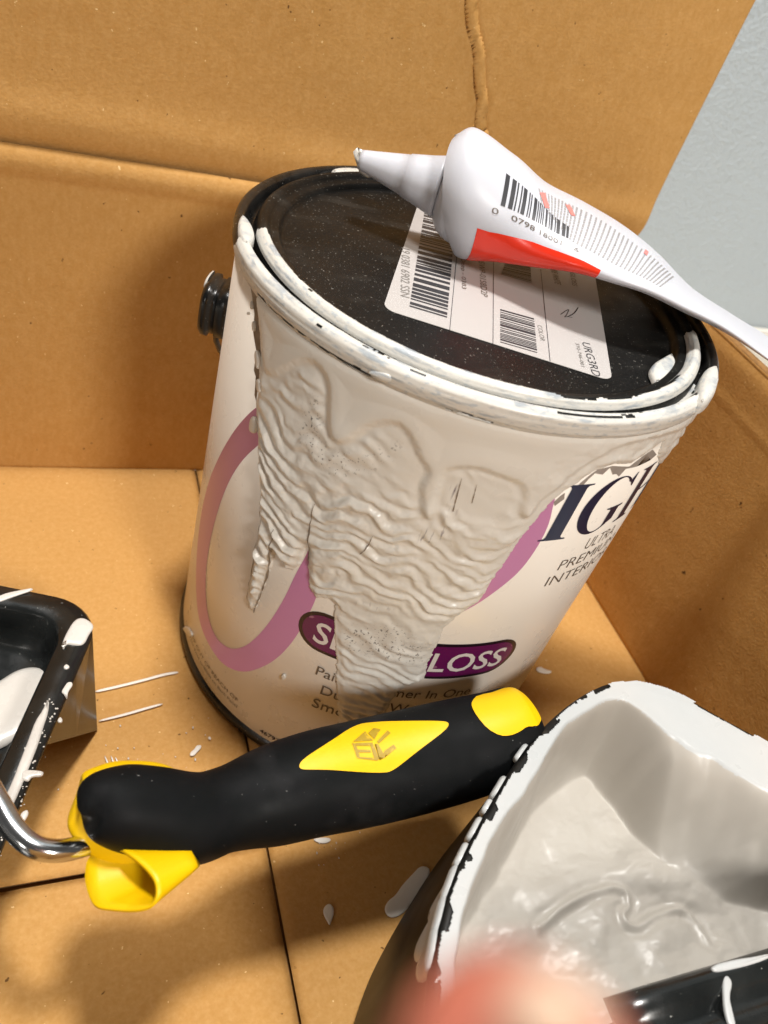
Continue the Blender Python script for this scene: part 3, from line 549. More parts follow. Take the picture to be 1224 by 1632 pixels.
# --- sticker on the lid
q_ = [Vector(p_[:2]) for p_ in [(-0.00625, 0.06256, 0.1866), (-0.04507, -0.02797, 0.1866), (0.02042, -0.05918, 0.1866)]]
TL, BL, BR = q_; ex = (BR - BL); w_st = ex.length; ex.normalize(); ey = Vector((-ex.y, ex.x)); h_st = (TL - BL).dot(ey); SZ = ZL + .0002
def st_map(a, b, off=0.): p_ = BL + ex * a + ey * b; return (p_.x, p_.y, SZ + off)
rc = .004
cor = []
for cx, cy, a0 in ((w_st - rc, rc, -90), (w_st - rc, h_st - rc, 0), (rc, h_st - rc, 90), (rc, rc, 180)): cor += arc(cx, cy, rc, rc, a0, a0 + 90, 6)
obj('lid_sticker', loft([[st_map(a, b, 0) for a, b in cor], [st_map(a, b, .00015) for a, b in cor]], cap=(False, True)), STICKER, can, smooth=False)
def st_of(P): return [((Vector(p_[:2]) - BL).dot(ex), (Vector(p_[:2]) - BL).dot(ey)) for p_ in P]
def quad_bars(P4, n, seed, dens=.5):
    """bars between the corners a(start,end1) b(start,end2) c(last,end2) d(last,end1)"""
    rnd = random.Random(seed); a, b, c, d = [np.array(p_) for p_ in P4]; polys = []; t = 0.; w = []
    while t < 1:
        bw = rnd.choice([1, 1, 2, 3]) / n; gw = rnd.choice([1, 1, 2, 2]) / n
        if t + bw > 1: break
        lo, hi = t, t + bw; polys.append([tuple(a + (d - a) * lo), tuple(a + (d - a) * hi), tuple(b + (c - b) * hi), tuple(b + (c - b) * lo)]); t += bw + gw
    return polys
bc1 = st_of([(-0.00385, 0.05076, 0.1866), (0.00861, 0.04797, 0.1866), (-0.02484, -0.03069, 0.1866), (-0.03582, -0.02595, 0.1866)])
bc2 = st_of([(-0.00171, -0.02064, 0.1866), (0.00924, -0.02468, 0.1866), (-0.00007, -0.04628, 0.1866), (-0.01104, -0.04183, 0.1866)])
bc3 = st_of([(0.01682, 0.01604, 0.1866), (0.02678, 0.01502, 0.1866), (0.02061, 0.00102, 0.1866), (0.00986, 0.00504, 0.1866)])
SM = lambda a, b, off=0.: st_map(a, b, off)
for q4, n, sd in (([bc1[0], bc1[1], bc1[2], bc1[3]], 95, 3), ([bc2[0], bc2[1], bc2[2], bc2[3]], 48, 5), (bc3, 42, 7)):
    obj('barcode', decal_mesh(quad_bars(q4, n, sd), SM, .00025), BARINK, can, smooth=False)
for ln in ([(0.00356, 0.03155, 0.1866), (-0.02632, -0.03739, 0.1866), (-0.02654, -0.03742, 0.1866), (0.00327, 0.03147, 0.1866)], [(0.01455, 0.02234, 0.1866), (-0.01422, -0.04365, 0.1866), (-0.01444, -0.04368, 0.1866), (0.01425, 0.02226, 0.1866)], [(0.03067, 0.0135, 0.1866), (0.00259, -0.0504, 0.1866), (0.00235, -0.05043, 0.1866), (0.03036, 0.01343, 0.1866)]):
    obj('rule_line', decal_mesh([st_of(ln)], SM, .00025), BARINK, can, smooth=False)
def st_text(t, P3, m_, bold=0.):
    """P3: baseline start, baseline end, cap top above start (points on the lid)"""
    a, b, c = [Vector(x) for x in st_of(P3)]; d = b - a; n_ = Vector((-d.y, d.x)).normalized(); h = (c - a).dot(n_)
    obj('sticker_lettering', text_mesh(t, SM, a.x, a.y, d.length, h, .00025, rot=math.atan2(d.y, d.x), bold=bold), m_, can, smooth=False)
st_text('URG3RD', [(0.0213, -0.03699, 0.1866), (0.01457, -0.05646, 0.1866), (0.02535, -0.03454, 0.1866)], BARINK, -.004)
st_text('592-746-001', [(0.01825, -0.03815, 0.1866), (0.01293, -0.05193, 0.1866), (0.01999, -0.03717, 0.1866)], FAINTINK)
st_text('P5WP-01S8D2P', [(0.00541, 0.01615, 0.1866), (-0.00542, -0.01286, 0.1866), (0.00783, 0.01579, 0.1866)], GREYINK)
st_text('Deep - 0383', [(-0.00218, 0.01428, 0.1866), (-0.01112, -0.00902, 0.1866), (-0.00045, 0.01424, 0.1866)], GREYINK)
st_text('COLOR', [(0.0085, -0.02868, 0.1866), (0.00485, -0.03855, 0.1866), (0.01016, -0.02919, 0.1866)], FAINTINK)
st_text('ULTRA PURE WHITE', [(0.04001, 0.02672, 0.1866), (0.03153, 0.00332, 0.1866), (0.04269, 0.02635, 0.1866)], GREYINK)
st_text('SEMI GLOSS', [(0.04786, 0.02351, 0.1866), (0.03927, 0.00356, 0.1866), (0.0499, 0.02297, 0.1866)], GREYINK)
st_text('19 0381 6902 SSN', [(-0.02444, 0.01663, 0.1866), (-0.03643, -0.01887, 0.1866), (-0.02132, 0.01604, 0.1866)], FAINTINK)
scr = st_of([(0.02182, -0.02017, 0.1866), (0.02494, -0.01758, 0.1866), (0.02735, -0.01591, 0.1866), (0.02459, -0.0197, 0.1866), (0.02283, -0.02162, 0.1866), (0.02711, -0.01927, 0.1866), (0.03107, -0.01525, 0.1866), (0.0324, -0.01375, 0.1866), (0.02897, -0.01771, 0.1866), (0.02472, -0.0209, 0.1866), (0.02592, -0.02151, 0.1866)]); pth = smooth_path([(a, b) for a, b in scr], 50)
cc = []
for i, p_ in enumerate(pth):
    t = pth[min(i + 1, 50)] - pth[max(i - 1, 0)]; t = t / (np.linalg.norm(t) + 1e-9); cc.append((p_, np.array((-t[1], t[0])) * .00013))
V = [st_map(*(p_ + n_), .0003) for p_, n_ in cc] + [st_map(*(p_ - n_), .0003) for p_, n_ in cc]
obj('pen_scribble', mesh(V, [(i, i + 1, 52 + i, 51 + i) for i in range(50)]), BARINK, can)

# ================================================================== SEALANT TUBE
#<shared>
import math as _m
def _cr(P, x):
    n = len(P) - 1; x = min(max(x, 0.), 1.) * n; k = min(int(x), n - 1); f = x - k
    Q = [[2 * a - b for a, b in zip(P[0], P[1])]] + [list(p) for p in P] + [[2 * a - b for a, b in zip(P[-1], P[-2])]]
    a, b, c, d = Q[k:k + 4]
    return [.5 * (2 * b_ + (-a_ + c_) * f + (2 * a_ - 5 * b_ + 4 * c_ - d_) * f * f + (-a_ + 3 * b_ - 3 * c_ + d_) * f ** 3) for a_, b_, c_, d_ in zip(a, b, c, d)]
def _v(a, b): return [b[i] - a[i] for i in range(3)]
def _n(a): l = _m.sqrt(sum(x * x for x in a)) + 1e-12; return [x / l for x in a]
def _x(a, b): return [a[1] * b[2] - a[2] * b[1], a[2] * b[0] - a[0] * b[2], a[0] * b[1] - a[1] * b[0]]
def _d(a, b): return sum(x * y for x, y in zip(a, b))
# near edge, far edge, half thickness along the tube body
T_NEAR = [(-0.01645, 0.01161, 0.19966), (-0.01122, 0.00243, 0.19547), (-0.00079, -0.00778, 0.20008), (0.00825, -0.01783, 0.20365), (0.01671, -0.02667, 0.20644), (0.02684, -0.03322, 0.20682), (0.03681, -0.03718, 0.20644), (0.04956, -0.04089, 0.20416), (0.06655, -0.04449, 0.20042), (0.08625, -0.04997, 0.19378), (0.10368, -0.06072, 0.18813)]
T_FAR = [(-0.00471, 0.03023, 0.21303), (-0.00283, 0.03459, 0.21935), (0.00981, 0.03021, 0.21536), (0.02392, 0.02746, 0.21021), (0.04138, 0.02257, 0.20794), (0.05785, 0.01689, 0.2047), (0.07237, 0.0096, 0.19947), (0.08716, -0.00014, 0.1919), (0.10237, -0.00854, 0.18809), (0.11848, -0.01883, 0.18536), (0.13683, -0.03175, 0.18016)]
T_H = [.0145, .0200, .0140, .0095, .0068, .0052, .0042, .0033, .0026, .0018, .0009]
CAMP = [-0.134649, -0.226238, 0.291414]
def tube_pt(u, t, off=0.):
    a = _cr(T_NEAR, t); b = _cr(T_FAR, t); h = max(.0006, _cr([[q] for q in T_H], t)[0])
    c = [(x + y) / 2 for x, y in zip(a, b)]; W = [(y - x) / 2 for x, y in zip(a, b)]; hw = _m.sqrt(_d(W, W)); Wn = _n(W)
    a2 = _cr(T_NEAR, t + .01 if t < .98 else t); b2 = _cr(T_FAR, t + .01 if t < .98 else t); a1 = _cr(T_NEAR, t - .01 if t >= .98 else t); b1 = _cr(T_FAR, t - .01 if t >= .98 else t)
    ax = _n([(a2[i] + b2[i] - a1[i] - b1[i]) for i in range(3)]); Nn = _n(_x(Wn, ax))
    if Nn[2] < 0: Nn = [-q for q in Nn]
    cu, su = _m.cos(u), _m.sin(u)
    return tuple(c[i] - Wn[i] * (hw + off) * cu + Nn[i] * (h + off) * su for i in range(3))
# roller grip: centre points with radii
G_ST = [(-0.12955, -0.12045, 0.08894, 0.00273), (-0.12647, -0.1194, 0.08767, 0.00823), (-0.12099, -0.11987, 0.0849, 0.0116), (-0.11201, -0.12085, 0.08057, 0.01303), (-0.10079, -0.1221, 0.0755, 0.01369), (-0.0906, -0.11997, 0.07363, 0.01314), (-0.07686, -0.11709, 0.07187, 0.01605), (-0.06251, -0.11477, 0.07113, 0.01741), (-0.04759, -0.11348, 0.07058, 0.01821), (-0.03222, -0.11246, 0.07108, 0.01859), (-0.01432, -0.11157, 0.07308, 0.01857), (0.00164, -0.11092, 0.07584, 0.01783), (0.01038, -0.10939, 0.07741, 0.01672), (0.01406, -0.10889, 0.07822, 0.01408), (0.01587, -0.1086, 0.07857, 0.00911)]
def grip_pt(u, t, off=0.):
    p = _cr(G_ST, t); q = _cr(G_ST, min(t + .01, 1)); r = _cr(G_ST, max(t - .01, 0))
    T = _n(_v(r[:3], q[:3])); F = _n(_v(p[:3], CAMP)); k = _d(F, T); U = _n([F[i] - k * T[i] for i in range(3)]); V = _x(T, U)
    a = max(.0005, p[3] * .90) + off
    return tuple(p[i] + U[i] * a * .92 * _m.cos(u) + V[i] * a * _m.sin(u) for i in range(3))
#</shared>
tube = thing('sealant_tube', 'squeezed white sealant tube with red panel and barcode lying across the can lid', 'sealant tube')
NT, NU = 90, 64
rings = [[tube_pt(2 * math.pi * j / NU, .045 + .955 * i / NT) for j in range(NU)] for i in range(NT + 1)]
obj('tube_body', loft(rings, cap=(False, True)), PLASTW, tube)
# shoulder, collar and nozzle, all turned about one axis
c0 = np.mean([tube_pt(2 * math.pi * j / NU, .045) for j in range(NU)], axis=0); r0 = [np.array(tube_pt(2 * math.pi * j / NU, .045)) - c0 for j in range(NU)]
cN = np.array([(-0.03927, 0.03645, 0.20678)][0][:3]); ax_ = cN - c0; Lz = np.linalg.norm(ax_); ax_ = ax_ / Lz
def turned(frac, scale_or_r, absr=None):
    c = c0 + ax_ * Lz * frac
    out = []
    for v_ in r0:
        if absr is not None:
            w_ = v_ - ax_ * np.dot(v_, ax_); w_ = w_ / np.linalg.norm(w_); out.append(tuple(c + w_ * absr))
        else: 
            out.append(tuple(c + (v_ - ax_ * np.dot(v_, ax_) * min(1, frac * 8)) * scale_or_r))
    return out
obj('shoulder', loft([turned(-.001, .998), turned(.03, .975), turned(.06, .93), turned(.095, .83), turned(.13, .68), turned(.155, .54), turned(.17, .46)], cap=(False, True)), PLASTW, tube)
noz = [(.155, .0104), (.20, .0097), (.30, .0087), (.42, .0077), (.52, .0069), (.525, .0066), (.62, .0059), (.74, .0050), (.86, .0041), (.96, .0034), (1.0, .0031)]
obj('nozzle', loft([turned(f, 1, absr=r) for f, r in noz], cap=(True, True)), PLASTW, tube)
tip = [(-0.04031, 0.03685, 0.20687), (-0.04129, 0.03763, 0.20892), (-0.0407, 0.0374, 0.20993), (-0.03933, 0.03662, 0.209), (-0.0378, 0.03542, 0.20699), (-0.03618, 0.03397, 0.20443), (-0.03631, 0.03338, 0.20252), (-0.03785, 0.03424, 0.20236), (-0.0389, 0.03549, 0.20426)]
tp = np.array([t_[:3] for t_ in tip]); tdir = ax_ * .0012
nseg = []
for k, f in enumerate((-1.2, 0, 1)):
    cc_ = tp.mean(0); sc_ = (1.0, 1.05, .8)[k]; nseg.append([tuple(cc_ + (p_ - cc_) * sc_ + tdir * f) for p_ in tp])
obj('dried_sealant', loft(nseg), DRIED, tube)
crest = [(-0.00742, 0.03589, 0.22), (-0.00585, 0.03547, 0.22125), (-0.00358, 0.03427, 0.22102), (-0.00176, 0.03309, 0.22008), (-0.00403, 0.03404, 0.21935), (-0.00601, 0.03496, 0.21911)]
cp_ = np.array([t_[:3] for t_ in crest]); obj('dried_sealant', loft([[tuple(p_ + ax_ * .001) for p_ in cp_], [tuple(p_ - ax_ * .001) for p_ in cp_]]), DRIED, tube)
TM = lambda a, b, off=0.: tube_pt(a, b, off)
_rt = [(0.4583, 0.1375), (0.41, 0.1625), (0.3858, 0.2025), (0.3858, 0.2625), (0.3375, 0.3325), (0.265, 0.4), (0.1683, 0.4475)]
obj('red_panel', decal_mesh([[(a + .02, b) for a, b in _rt] + [(-1.0, _rt[-1][1]), (-1.2, _rt[3][1]), (-1.1, _rt[0][1] - .012), (-.5, _rt[0][1] - .010), (-.1, _rt[0][1] - .004)]], TM, .00012, (.12, .02)), REDINK, tube)
tb4 = [(1.4492, 0.18), (0.8933, 0.175), (0.7483, 0.3525), (1.0142, 0.3525)]
obj('barcode', decal_mesh(quad_bars([tb4[0], tb4[1], tb4[2], tb4[3]], 60, 11), TM, .00014, (.12, .03)), BARINK, tube)
def tube_text(t, a, b, h, m_):
    (u0, t0), (u1, t1) = a, b
    w = math.hypot(1, 0)
    def fn(x, y, off): return tube_pt(u0 + (u1 - u0) * x + y * TXU[0], t0 + (t1 - t0) * x + y * TXU[1], off)
    obj('lettering', text_mesh(t, fn, 0, 0, 1, h, .00016), m_, tube)
TXU = (.10, 0)
_ta = [(0.7483, 0.16), (0.4825, 0.3825)]
tube_text('0   0798 18001   6', _ta[0], _ta[1], 1.0, GREYINK)
rows = []
rr_ = random.Random(8)
A_ = smooth_path([(1.2075, 0.27), (1.0142, 0.315), (0.7242, 0.3575), (0.6275, 0.4175), (0.555, 0.485), (0.5308, 0.555), (0.4825, 0.615)], 34); B_ = smooth_path([(1.5458, 0.2625), (1.6425, 0.325), (1.6667, 0.375), (1.6667, 0.4425), (1.57, 0.51), (1.4975, 0.5875), (1.3767, 0.64)], 34)
for a_, b_ in zip(A_, B_):                # rows of fine print across the flattened back of the tube
    L_r = abs(b_[0] - a_[0]); u = 0.; f = lambda q: a_ + (b_ - a_) * min(q / L_r, 1.)
    while u < L_r:
        wl = rr_.uniform(.03, .11)
        p0, p1 = f(u), f(u + wl); rows.append([(p0[0], p0[1]), (p1[0], p1[1]), (p1[0], p1[1] + .0042), (p0[0], p0[1] + .0042)])
        u += wl + .022
obj('fine_print', decal_mesh(rows, TM, .00012, (.12, None)), PRINTINK, tube)
for hp in ([(1.4492, 0.265), (1.5458, 0.285), (1.2317, 0.2975), (1.1833, 0.2825)], [(1.57, 0.345), (1.6183, 0.3575), (1.3525, 0.3675), (1.3283, 0.3575)], [(1.6183, 0.555), (1.5942, 0.565), (1.3767, 0.56), (1.4008, 0.55)]):
    obj('heading_print', decal_mesh([hp], TM, .0002, (.12, .02)), PINKINK, tube)
crimp_n = np.array(tube_pt(0, 1.)); crimp_f = np.array(tube_pt(math.pi, 1.)); cd = np.array(tube_pt(0, 1.)) - np.array(tube_pt(0, .93)); cd = cd / np.linalg.norm(cd) * .012; up_ = np.array((0, 0, .0012))
obj('crimp', loft([[tuple(crimp_n + up_), tuple(crimp_f + up_), tuple(crimp_f - up_), tuple(crimp_n - up_)], [tuple(crimp_n + up_ * .9 + cd), tuple(crimp_f + up_ * .9 + cd), tuple(crimp_f - up_ * .9 + cd), tuple(crimp_n - up_ * .9 + cd)]]), PLASTW, tube, smooth=False)

# ================================================================== PAINT ROLLER
rol = thing('paint_roller', 'paint roller frame with black rubber grip, yellow trim and bent metal rod', 'paint roller')
rings = [[grip_pt(2 * math.pi * j / 48, i / 110) for j in range(48)] for i in range(111)]
obj('grip', loft(rings), RUBBER, rol)
GM = lambda a, b, off=0.: grip_pt(a, b, off)
dia = round_poly([(-0.3825, 0.4575), (-0.4675, 0.465), (-0.6658, 0.5075), (-1.0483, 0.5675), (-0.9917, 0.5975), (-0.7933, 0.6475), (-0.595, 0.6925), (-0.5242, 0.7), (-0.425, 0.695), (-0.2692, 0.67), (-0.0567, 0.6275), (0.085, 0.5975), (0.085, 0.5825), (-0.0567, 0.5325), (-0.255, 0.4675), (-0.3117, 0.4575)], 2)
obj('yellow_inlay', decal_mesh([dia], GM, .00035, (.12, .01)), YELLOW, rol)
endp = [(-1.1758, 0.79), (-1.1333, 0.84), (-1.1758, 0.9025), (-0.8783, 0.935)]
cap_poly = round_poly([(-0.9208, 0.7475), (-1.1475, 0.765), (-1.0767, 0.81), (-1.1333, 0.865), (-1.0767, 0.92), (-0.8783, 0.935), (-0.595, 0.9475), (-0.1275, 0.96), (0.0425, 0.9175), (0.085, 0.8425), (0.0142, 0.82), (0.0283, 0.8), (0.0142, 0.78), (-0.0425, 0.765), (-0.2267, 0.75), (-0.51, 0.7425), (-0.765, 0.7425)], 1)
obj('yellow_end_cap', decal_mesh([cap_poly], GM, .00045, (.10, .006)), YELLOW, rol)
LG = []
for P4 in ("562,1187 594,1185 596,1189 563,1191", "565,1197 588,1197 590,1201 567,1201", "570,1207 600,1210 602,1213 571,1210", "562,1190 566,1190 573,1210 569,1210", "591,1186 595,1186 603,1213 599,1213",
           "563,1182 581,1168 586,1170 594,1181 592,1184 575,1185", "592,1168 606,1166 619,1169 600,1183 596,1180", "597,1188 602,1185 615,1208 606,1213", "600,1183 620,1168 620,1173 602,1187", "612,1195 628,1188 630,1192 614,1208 609,1213 606,1210"):
    LG.append(P4)
logo_px = [[(-0.5667, 0.545), (-0.4817, 0.5775), (-0.425, 0.5775), (-0.51, 0.545)], [(-0.425, 0.5475), (-0.3542, 0.57), (-0.3117, 0.57), (-0.3683, 0.5475)], [(-0.2833, 0.5475), (-0.1842, 0.5775), (-0.1417, 0.5775), (-0.255, 0.5475)], [(-0.5242, 0.545), (-0.51, 0.55), (-0.255, 0.55), (-0.2692, 0.545)], [(-0.4533, 0.5725), (-0.4392, 0.5775), (-0.1558, 0.58), (-0.1842, 0.5725)],
           [(-0.595, 0.5475), (-0.765, 0.575), (-0.7083, 0.575), (-0.5242, 0.58)], [(-0.7083, 0.5775), (-0.7933, 0.59), (-0.765, 0.595), (-0.7225, 0.6), (-0.68, 0.595), (-0.5383, 0.5825)], [(-0.4392, 0.58), (-0.4392, 0.585), (-0.1983, 0.59), (-0.1558, 0.58)], [(-0.4817, 0.585), (-0.6658, 0.61), (-0.595, 0.6125), (-0.4392, 0.5875)], [(-0.1417, 0.58), (-0.2833, 0.5925), (-0.3542, 0.61), (-0.2833, 0.6125), (-0.17, 0.59)]]
obj('logo_print', decal_mesh(logo_px, GM, .00055, (.12, .01)), GOLDINK, rol)
C_ST = [(-0.13137, -0.11662, 0.08019, 0.00152), (-0.13028, -0.11668, 0.07961, 0.0079), (-0.12698, -0.11676, 0.0791, 0.01148), (-0.12059, -0.11768, 0.07749, 0.01412), (-0.11158, -0.12034, 0.07482, 0.01545), (-0.10147, -0.12424, 0.07114, 0.01116), (-0.09734, -0.12859, 0.06961, 0.00508), (-0.09538, -0.13034, 0.06875, 0.00117)]
def collar_pt(u, t):
    p = _cr(C_ST, t); q = _cr(C_ST, min(t + .02, 1)); r = _cr(C_ST, max(t - .02, 0))
    T = _n(_v(r[:3], q[:3])); F = _n(_v(p[:3], CAMP)); k = _d(F, T); U = _n([F[i] - k * T[i] for i in range(3)]); V = _x(T, U); a = max(.0005, p[3] * .94)
    return tuple(p[i] + U[i] * a * .50 * _m.cos(u) + V[i] * a * _m.sin(u) for i in range(3))
obj('yellow_collar', loft([[collar_pt(2 * math.pi * j / 40, i / 50) for j in range(40)] for i in range(51)]), YELLOW, rol)
mouth = [(-0.12488, -0.12632, 0.07507), (-0.1277, -0.12782, 0.07428), (-0.12868, -0.13043, 0.07308), (-0.12863, -0.13442, 0.07246), (-0.12686, -0.1398, 0.07356), (-0.12329, -0.14219, 0.07547), (-0.11971, -0.14388, 0.07718), (-0.11634, -0.14521, 0.07962), (-0.11406, -0.1453, 0.08141), (-0.113, -0.14378, 0.08319), (-0.1133, -0.14106, 0.08426), (-0.11541, -0.13737, 0.08397), (-0.11842, -0.13336, 0.08273), (-0.12145, -0.1295, 0.07986)]
apex = [(-0.1027, -0.1305, 0.07643), (-0.10226, -0.13117, 0.0762), (-0.10183, -0.13212, 0.07584), (-0.10134, -0.13359, 0.07583), (-0.10098, -0.13459, 0.07601), (-0.10117, -0.13554, 0.07667), (-0.10149, -0.13617, 0.07745), (-0.10181, -0.1368, 0.07824), (-0.10211, -0.13715, 0.07914), (-0.10232, -0.13703, 0.0797), (-0.10259, -0.13641, 0.07992), (-0.10293, -0.13529, 0.0798), (-0.10304, -0.13386, 0.07931), (-0.10309, -0.13221, 0.07837)]
mo = smooth_path([p_[:3] for p_ in mouth] + [mouth[0][:3]], 56)[:-1]; ap = smooth_path([p_[:3] for p_ in apex] + [apex[0][:3]], 56)[:-1]
rings = []
for k in range(9):
    f = k / 8; rings.append([tuple(m_ * (1 - f) + a_ * f) for m_, a_ in zip(mo, ap)])
o = obj('hang_loop', loft(rings, cap=(False, True)), YELLOW, rol)
md = o.modifiers.new('thickness', 'SOLIDIFY'); md.thickness = .0010; md.offset = -1
wp = [(-0.21967, -0.07558, 0.04632), (-0.20575, -0.06294, 0.06255), (-0.18326, -0.06805, 0.07555), (-0.16409, -0.08607, 0.08044), (-0.15553, -0.10021, 0.08118), (-0.14979, -0.11181, 0.08099), (-0.14564, -0.11948, 0.07955), (-0.14074, -0.12473, 0.07867), (-0.13483, -0.12619, 0.07712), (-0.12792, -0.12457, 0.07467), (-0.1238, -0.12214, 0.071)]
obj('wire_frame', sweep([p_[:3] for p_ in smooth_path([p_[:3] for p_ in wp], 90)], .0029, 20), CHROME, rol)
slv = [(-0.21967, -0.07558, 0.04632), (-0.26323, -0.07567, 0.02741)]
s0, s1 = Vector(slv[0][:3]), Vector(slv[1][:3]); s0.z = max(s0.z, .045); s1.z = s0.z
obj('roller_sleeve', sweep([tuple(s0.lerp(s1, i / 10)) for i in range(11)], .017, 28), FRESH, rol)

# ================================================================== PAINT TRAY
tray = thing('paint_tray', 'black plastic paint tray with white paint puddle and splashes on its rim', 'paint tray')
ang = math.radians(-19.6); tu = Vector((math.cos(ang), math.sin(ang), 0)); tv = Vector((math.sin(ang), -math.cos(ang), 0)); ZT = .045
kk = [(-0.12243, -0.0292, 0.045)][0]; kk2 = [(-0.14191, -0.00847, 0.045)][0]
KX = (Vector(kk[:3])).dot(tu); KV = Vector(kk2[:3]).dot(tv)
def tmap(a, b, z): p_ = tu * (KX - a) + tv * (KV + b); return (p_.x, p_.y, z)   # a: metres left of the right edge, b: metres toward the viewer from the far edge
def rrect(a0, a1, b0, b1, r, n=8):
    P = []
    for cx, cy, s in ((a0 + r, b0 + r, 180), (a1 - r, b0 + r, 270), (a1 - r, b1 - r, 0), (a0 + r, b1 - r, 90)):
        P += arc(cx, cy, r, r, s, s + 90, n)
    return P
AW, BLn = .24, .34
def ring_t(ins, r, z, dz=None): 
    return [tmap(a, b, z if dz is None else dz(a, b)) for a, b in rrect(ins, AW - ins, ins, BLn - ins, r)]
zfl = lambda a, b: .0265 - .004 * min(max((b - .03) / .2, 0), 1)
rings = [ring_t(.0012, .0165, ZT - .0045), ring_t(0, .0175, ZT - .0015), ring_t(.0010, .017, ZT), ring_t(.0095, .0125, ZT + .0002), ring_t(.0108, .012, ZT - .0012), ring_t(.0122, .012, .036), ring_t(.0140, .013, 0, lambda a, b: zfl(a, b) + .002), ring_t(.0165, .014, 0, zfl)]
o = obj('tray_body', loft(rings, cap=(False, True)), TRAYBLK, tray)
sk = [tmap(-.000, .012, ZT - .004), tmap(-.000, .047, ZT - .004), tmap(-.0004, .047, ZT - .009)]
b0_ = [(-0.12077, -0.04384, 0), (-0.13337, -0.03416, 0)]
sk = [[tmap(.0014, .0105, ZT - .003), tmap(.0008, .030, ZT - .003), tmap(.0008, .058, ZT - .003)],
      [tuple(np.array(tmap(.0014, .0105, ZT - .003)) * .0 + np.array(b0_[0][:3]) + np.array((0, 0, .0005))), tuple((np.array(b0_[0][:3]) * .55 + np.array(tmap(.0012, .058, ZT - .006)) * .45)), tmap(.0008, .058, ZT - .006)]]
bmk = mesh([*sk[0], *sk[1]], [(0, 1, 4, 3), (1, 2, 5, 4)])
GLEG = mat('glossy_tray_leg', (.014, .013, .012), .22, spec=.7, coat=.15, bump=[(30, .15, .004)])
o = obj('tray_leg', bmk, GLEG, tray, smooth=False); md = o.modifiers.new('t', 'SOLIDIFY'); md.thickness = .0014; md.offset = -1
far = mesh([tmap(.0014, .0105, ZT - .003), tmap(.012, .0012, ZT - .003), tuple(np.array(b0_[0][:3]) + np.array(tmap(.012, .0, 0)) - np.array(tmap(0, .011, 0)) + np.array((0, 0, .0005))), tuple(np.array(b0_[0][:3]) + np.array((0, 0, .0005)))], [(0, 1, 2, 3)])
o = obj('tray_leg', far, TRAYBLK, tray, smooth=False); md = o.modifiers.new('t', 'SOLIDIFY'); md.thickness = .0014; md.offset = 1
TZ = flat_map(ZT + .0002)
def tsplash(pts, h=.0012, it=2, fn=TZ): h = h * .45; blob('paint_splash', pts, fn, h, FRESH, tray, it=it)
tsplash([(-0.15474, -0.00968, 0.0455), (-0.14518, -0.00744, 0.0455), (-0.1441, -0.00719, 0.0455), (-0.14321, -0.0082, 0.0455), (-0.14835, -0.01039, 0.0455), (-0.15254, -0.01229, 0.0455), (-0.15459, -0.01338, 0.0455), (-0.15628, -0.01296, 0.0455)], .0008)
tsplash([(-0.1293, -0.02398, 0.0455), (-0.12622, -0.023, 0.0455), (-0.12321, -0.02565, 0.0455), (-0.12241, -0.02812, 0.0455), (-0.12448, -0.03149, 0.0455), (-0.12566, -0.03488, 0.0455), (-0.1274, -0.03615, 0.0455), (-0.13078, -0.03528, 0.0455), (-0.13204, -0.03488, 0.0455), (-0.13312, -0.03761, 0.0455), (-0.13373, -0.0353, 0.0455), (-0.13242, -0.03082, 0.0455)], .0016)
tsplash([(-0.13319, -0.04479, 0.0455), (-0.13215, -0.0438, 0.0455), (-0.13093, -0.04529, 0.0455), (-0.13197, -0.04626, 0.0455), (-0.13299, -0.04589, 0.0455)], .001)
tsplash([(-0.13409, -0.05552, 0.0455), (-0.13266, -0.05283, 0.0455), (-0.13184, -0.05161, 0.0455), (-0.13042, -0.05176, 0.0455), (-0.13024, -0.0531, 0.0455), (-0.13086, -0.05407, 0.0455), (-0.13189, -0.05603, 0.0455), (-0.13213, -0.05907, 0.0455), (-0.1331, -0.05641, 0.0455)], .001)
tsplash([(-0.13534, -0.06662, 0.0455), (-0.13436, -0.06528, 0.0455), (-0.13359, -0.06659, 0.0455), (-0.1338, -0.06778, 0.0455), (-0.13496, -0.06763, 0.0455)], .001)
tsplash([(-0.14592, -0.08616, 0.0455), (-0.14544, -0.08364, 0.0455), (-0.14292, -0.08379, 0.0455), (-0.13964, -0.08471, 0.0455), (-0.13927, -0.08564, 0.0455), (-0.13999, -0.08662, 0.0455), (-0.14288, -0.08619, 0.0455), (-0.14357, -0.0878, 0.0455), (-0.14501, -0.08716, 0.0455)], .0012)
tsplash([(-0.14596, -0.099, 0.0455), (-0.14531, -0.0975, 0.0455), (-0.14376, -0.09694, 0.0455), (-0.14339, -0.09842, 0.0455), (-0.14405, -0.09971, 0.0455), (-0.14488, -0.10117, 0.0455), (-0.14575, -0.10063, 0.0455)], .0012)
cr_ = bmesh.new()                       # crumbs of dried paint along the rim edge
for k in range(120):
    f = random.random(); a = random.gauss(.0022, .0014); b_ = .045 + .09 * f
    m_ = Matrix.Translation(tmap(a, b_, ZT + .0002)) @ Matrix.Diagonal((1, random.uniform(.5, 1.4), .7, 1)); bmesh.ops.create_icosphere(cr_, subdivisions=1, radius=random.uniform(.00012, .00045), matrix=m_)
me = bpy.data.meshes.new('m'); cr_.to_mesh(me); cr_.free(); obj('paint_crumbs', me, FRESH, tray, kind='stuff')
pz = zfl(0, .05)
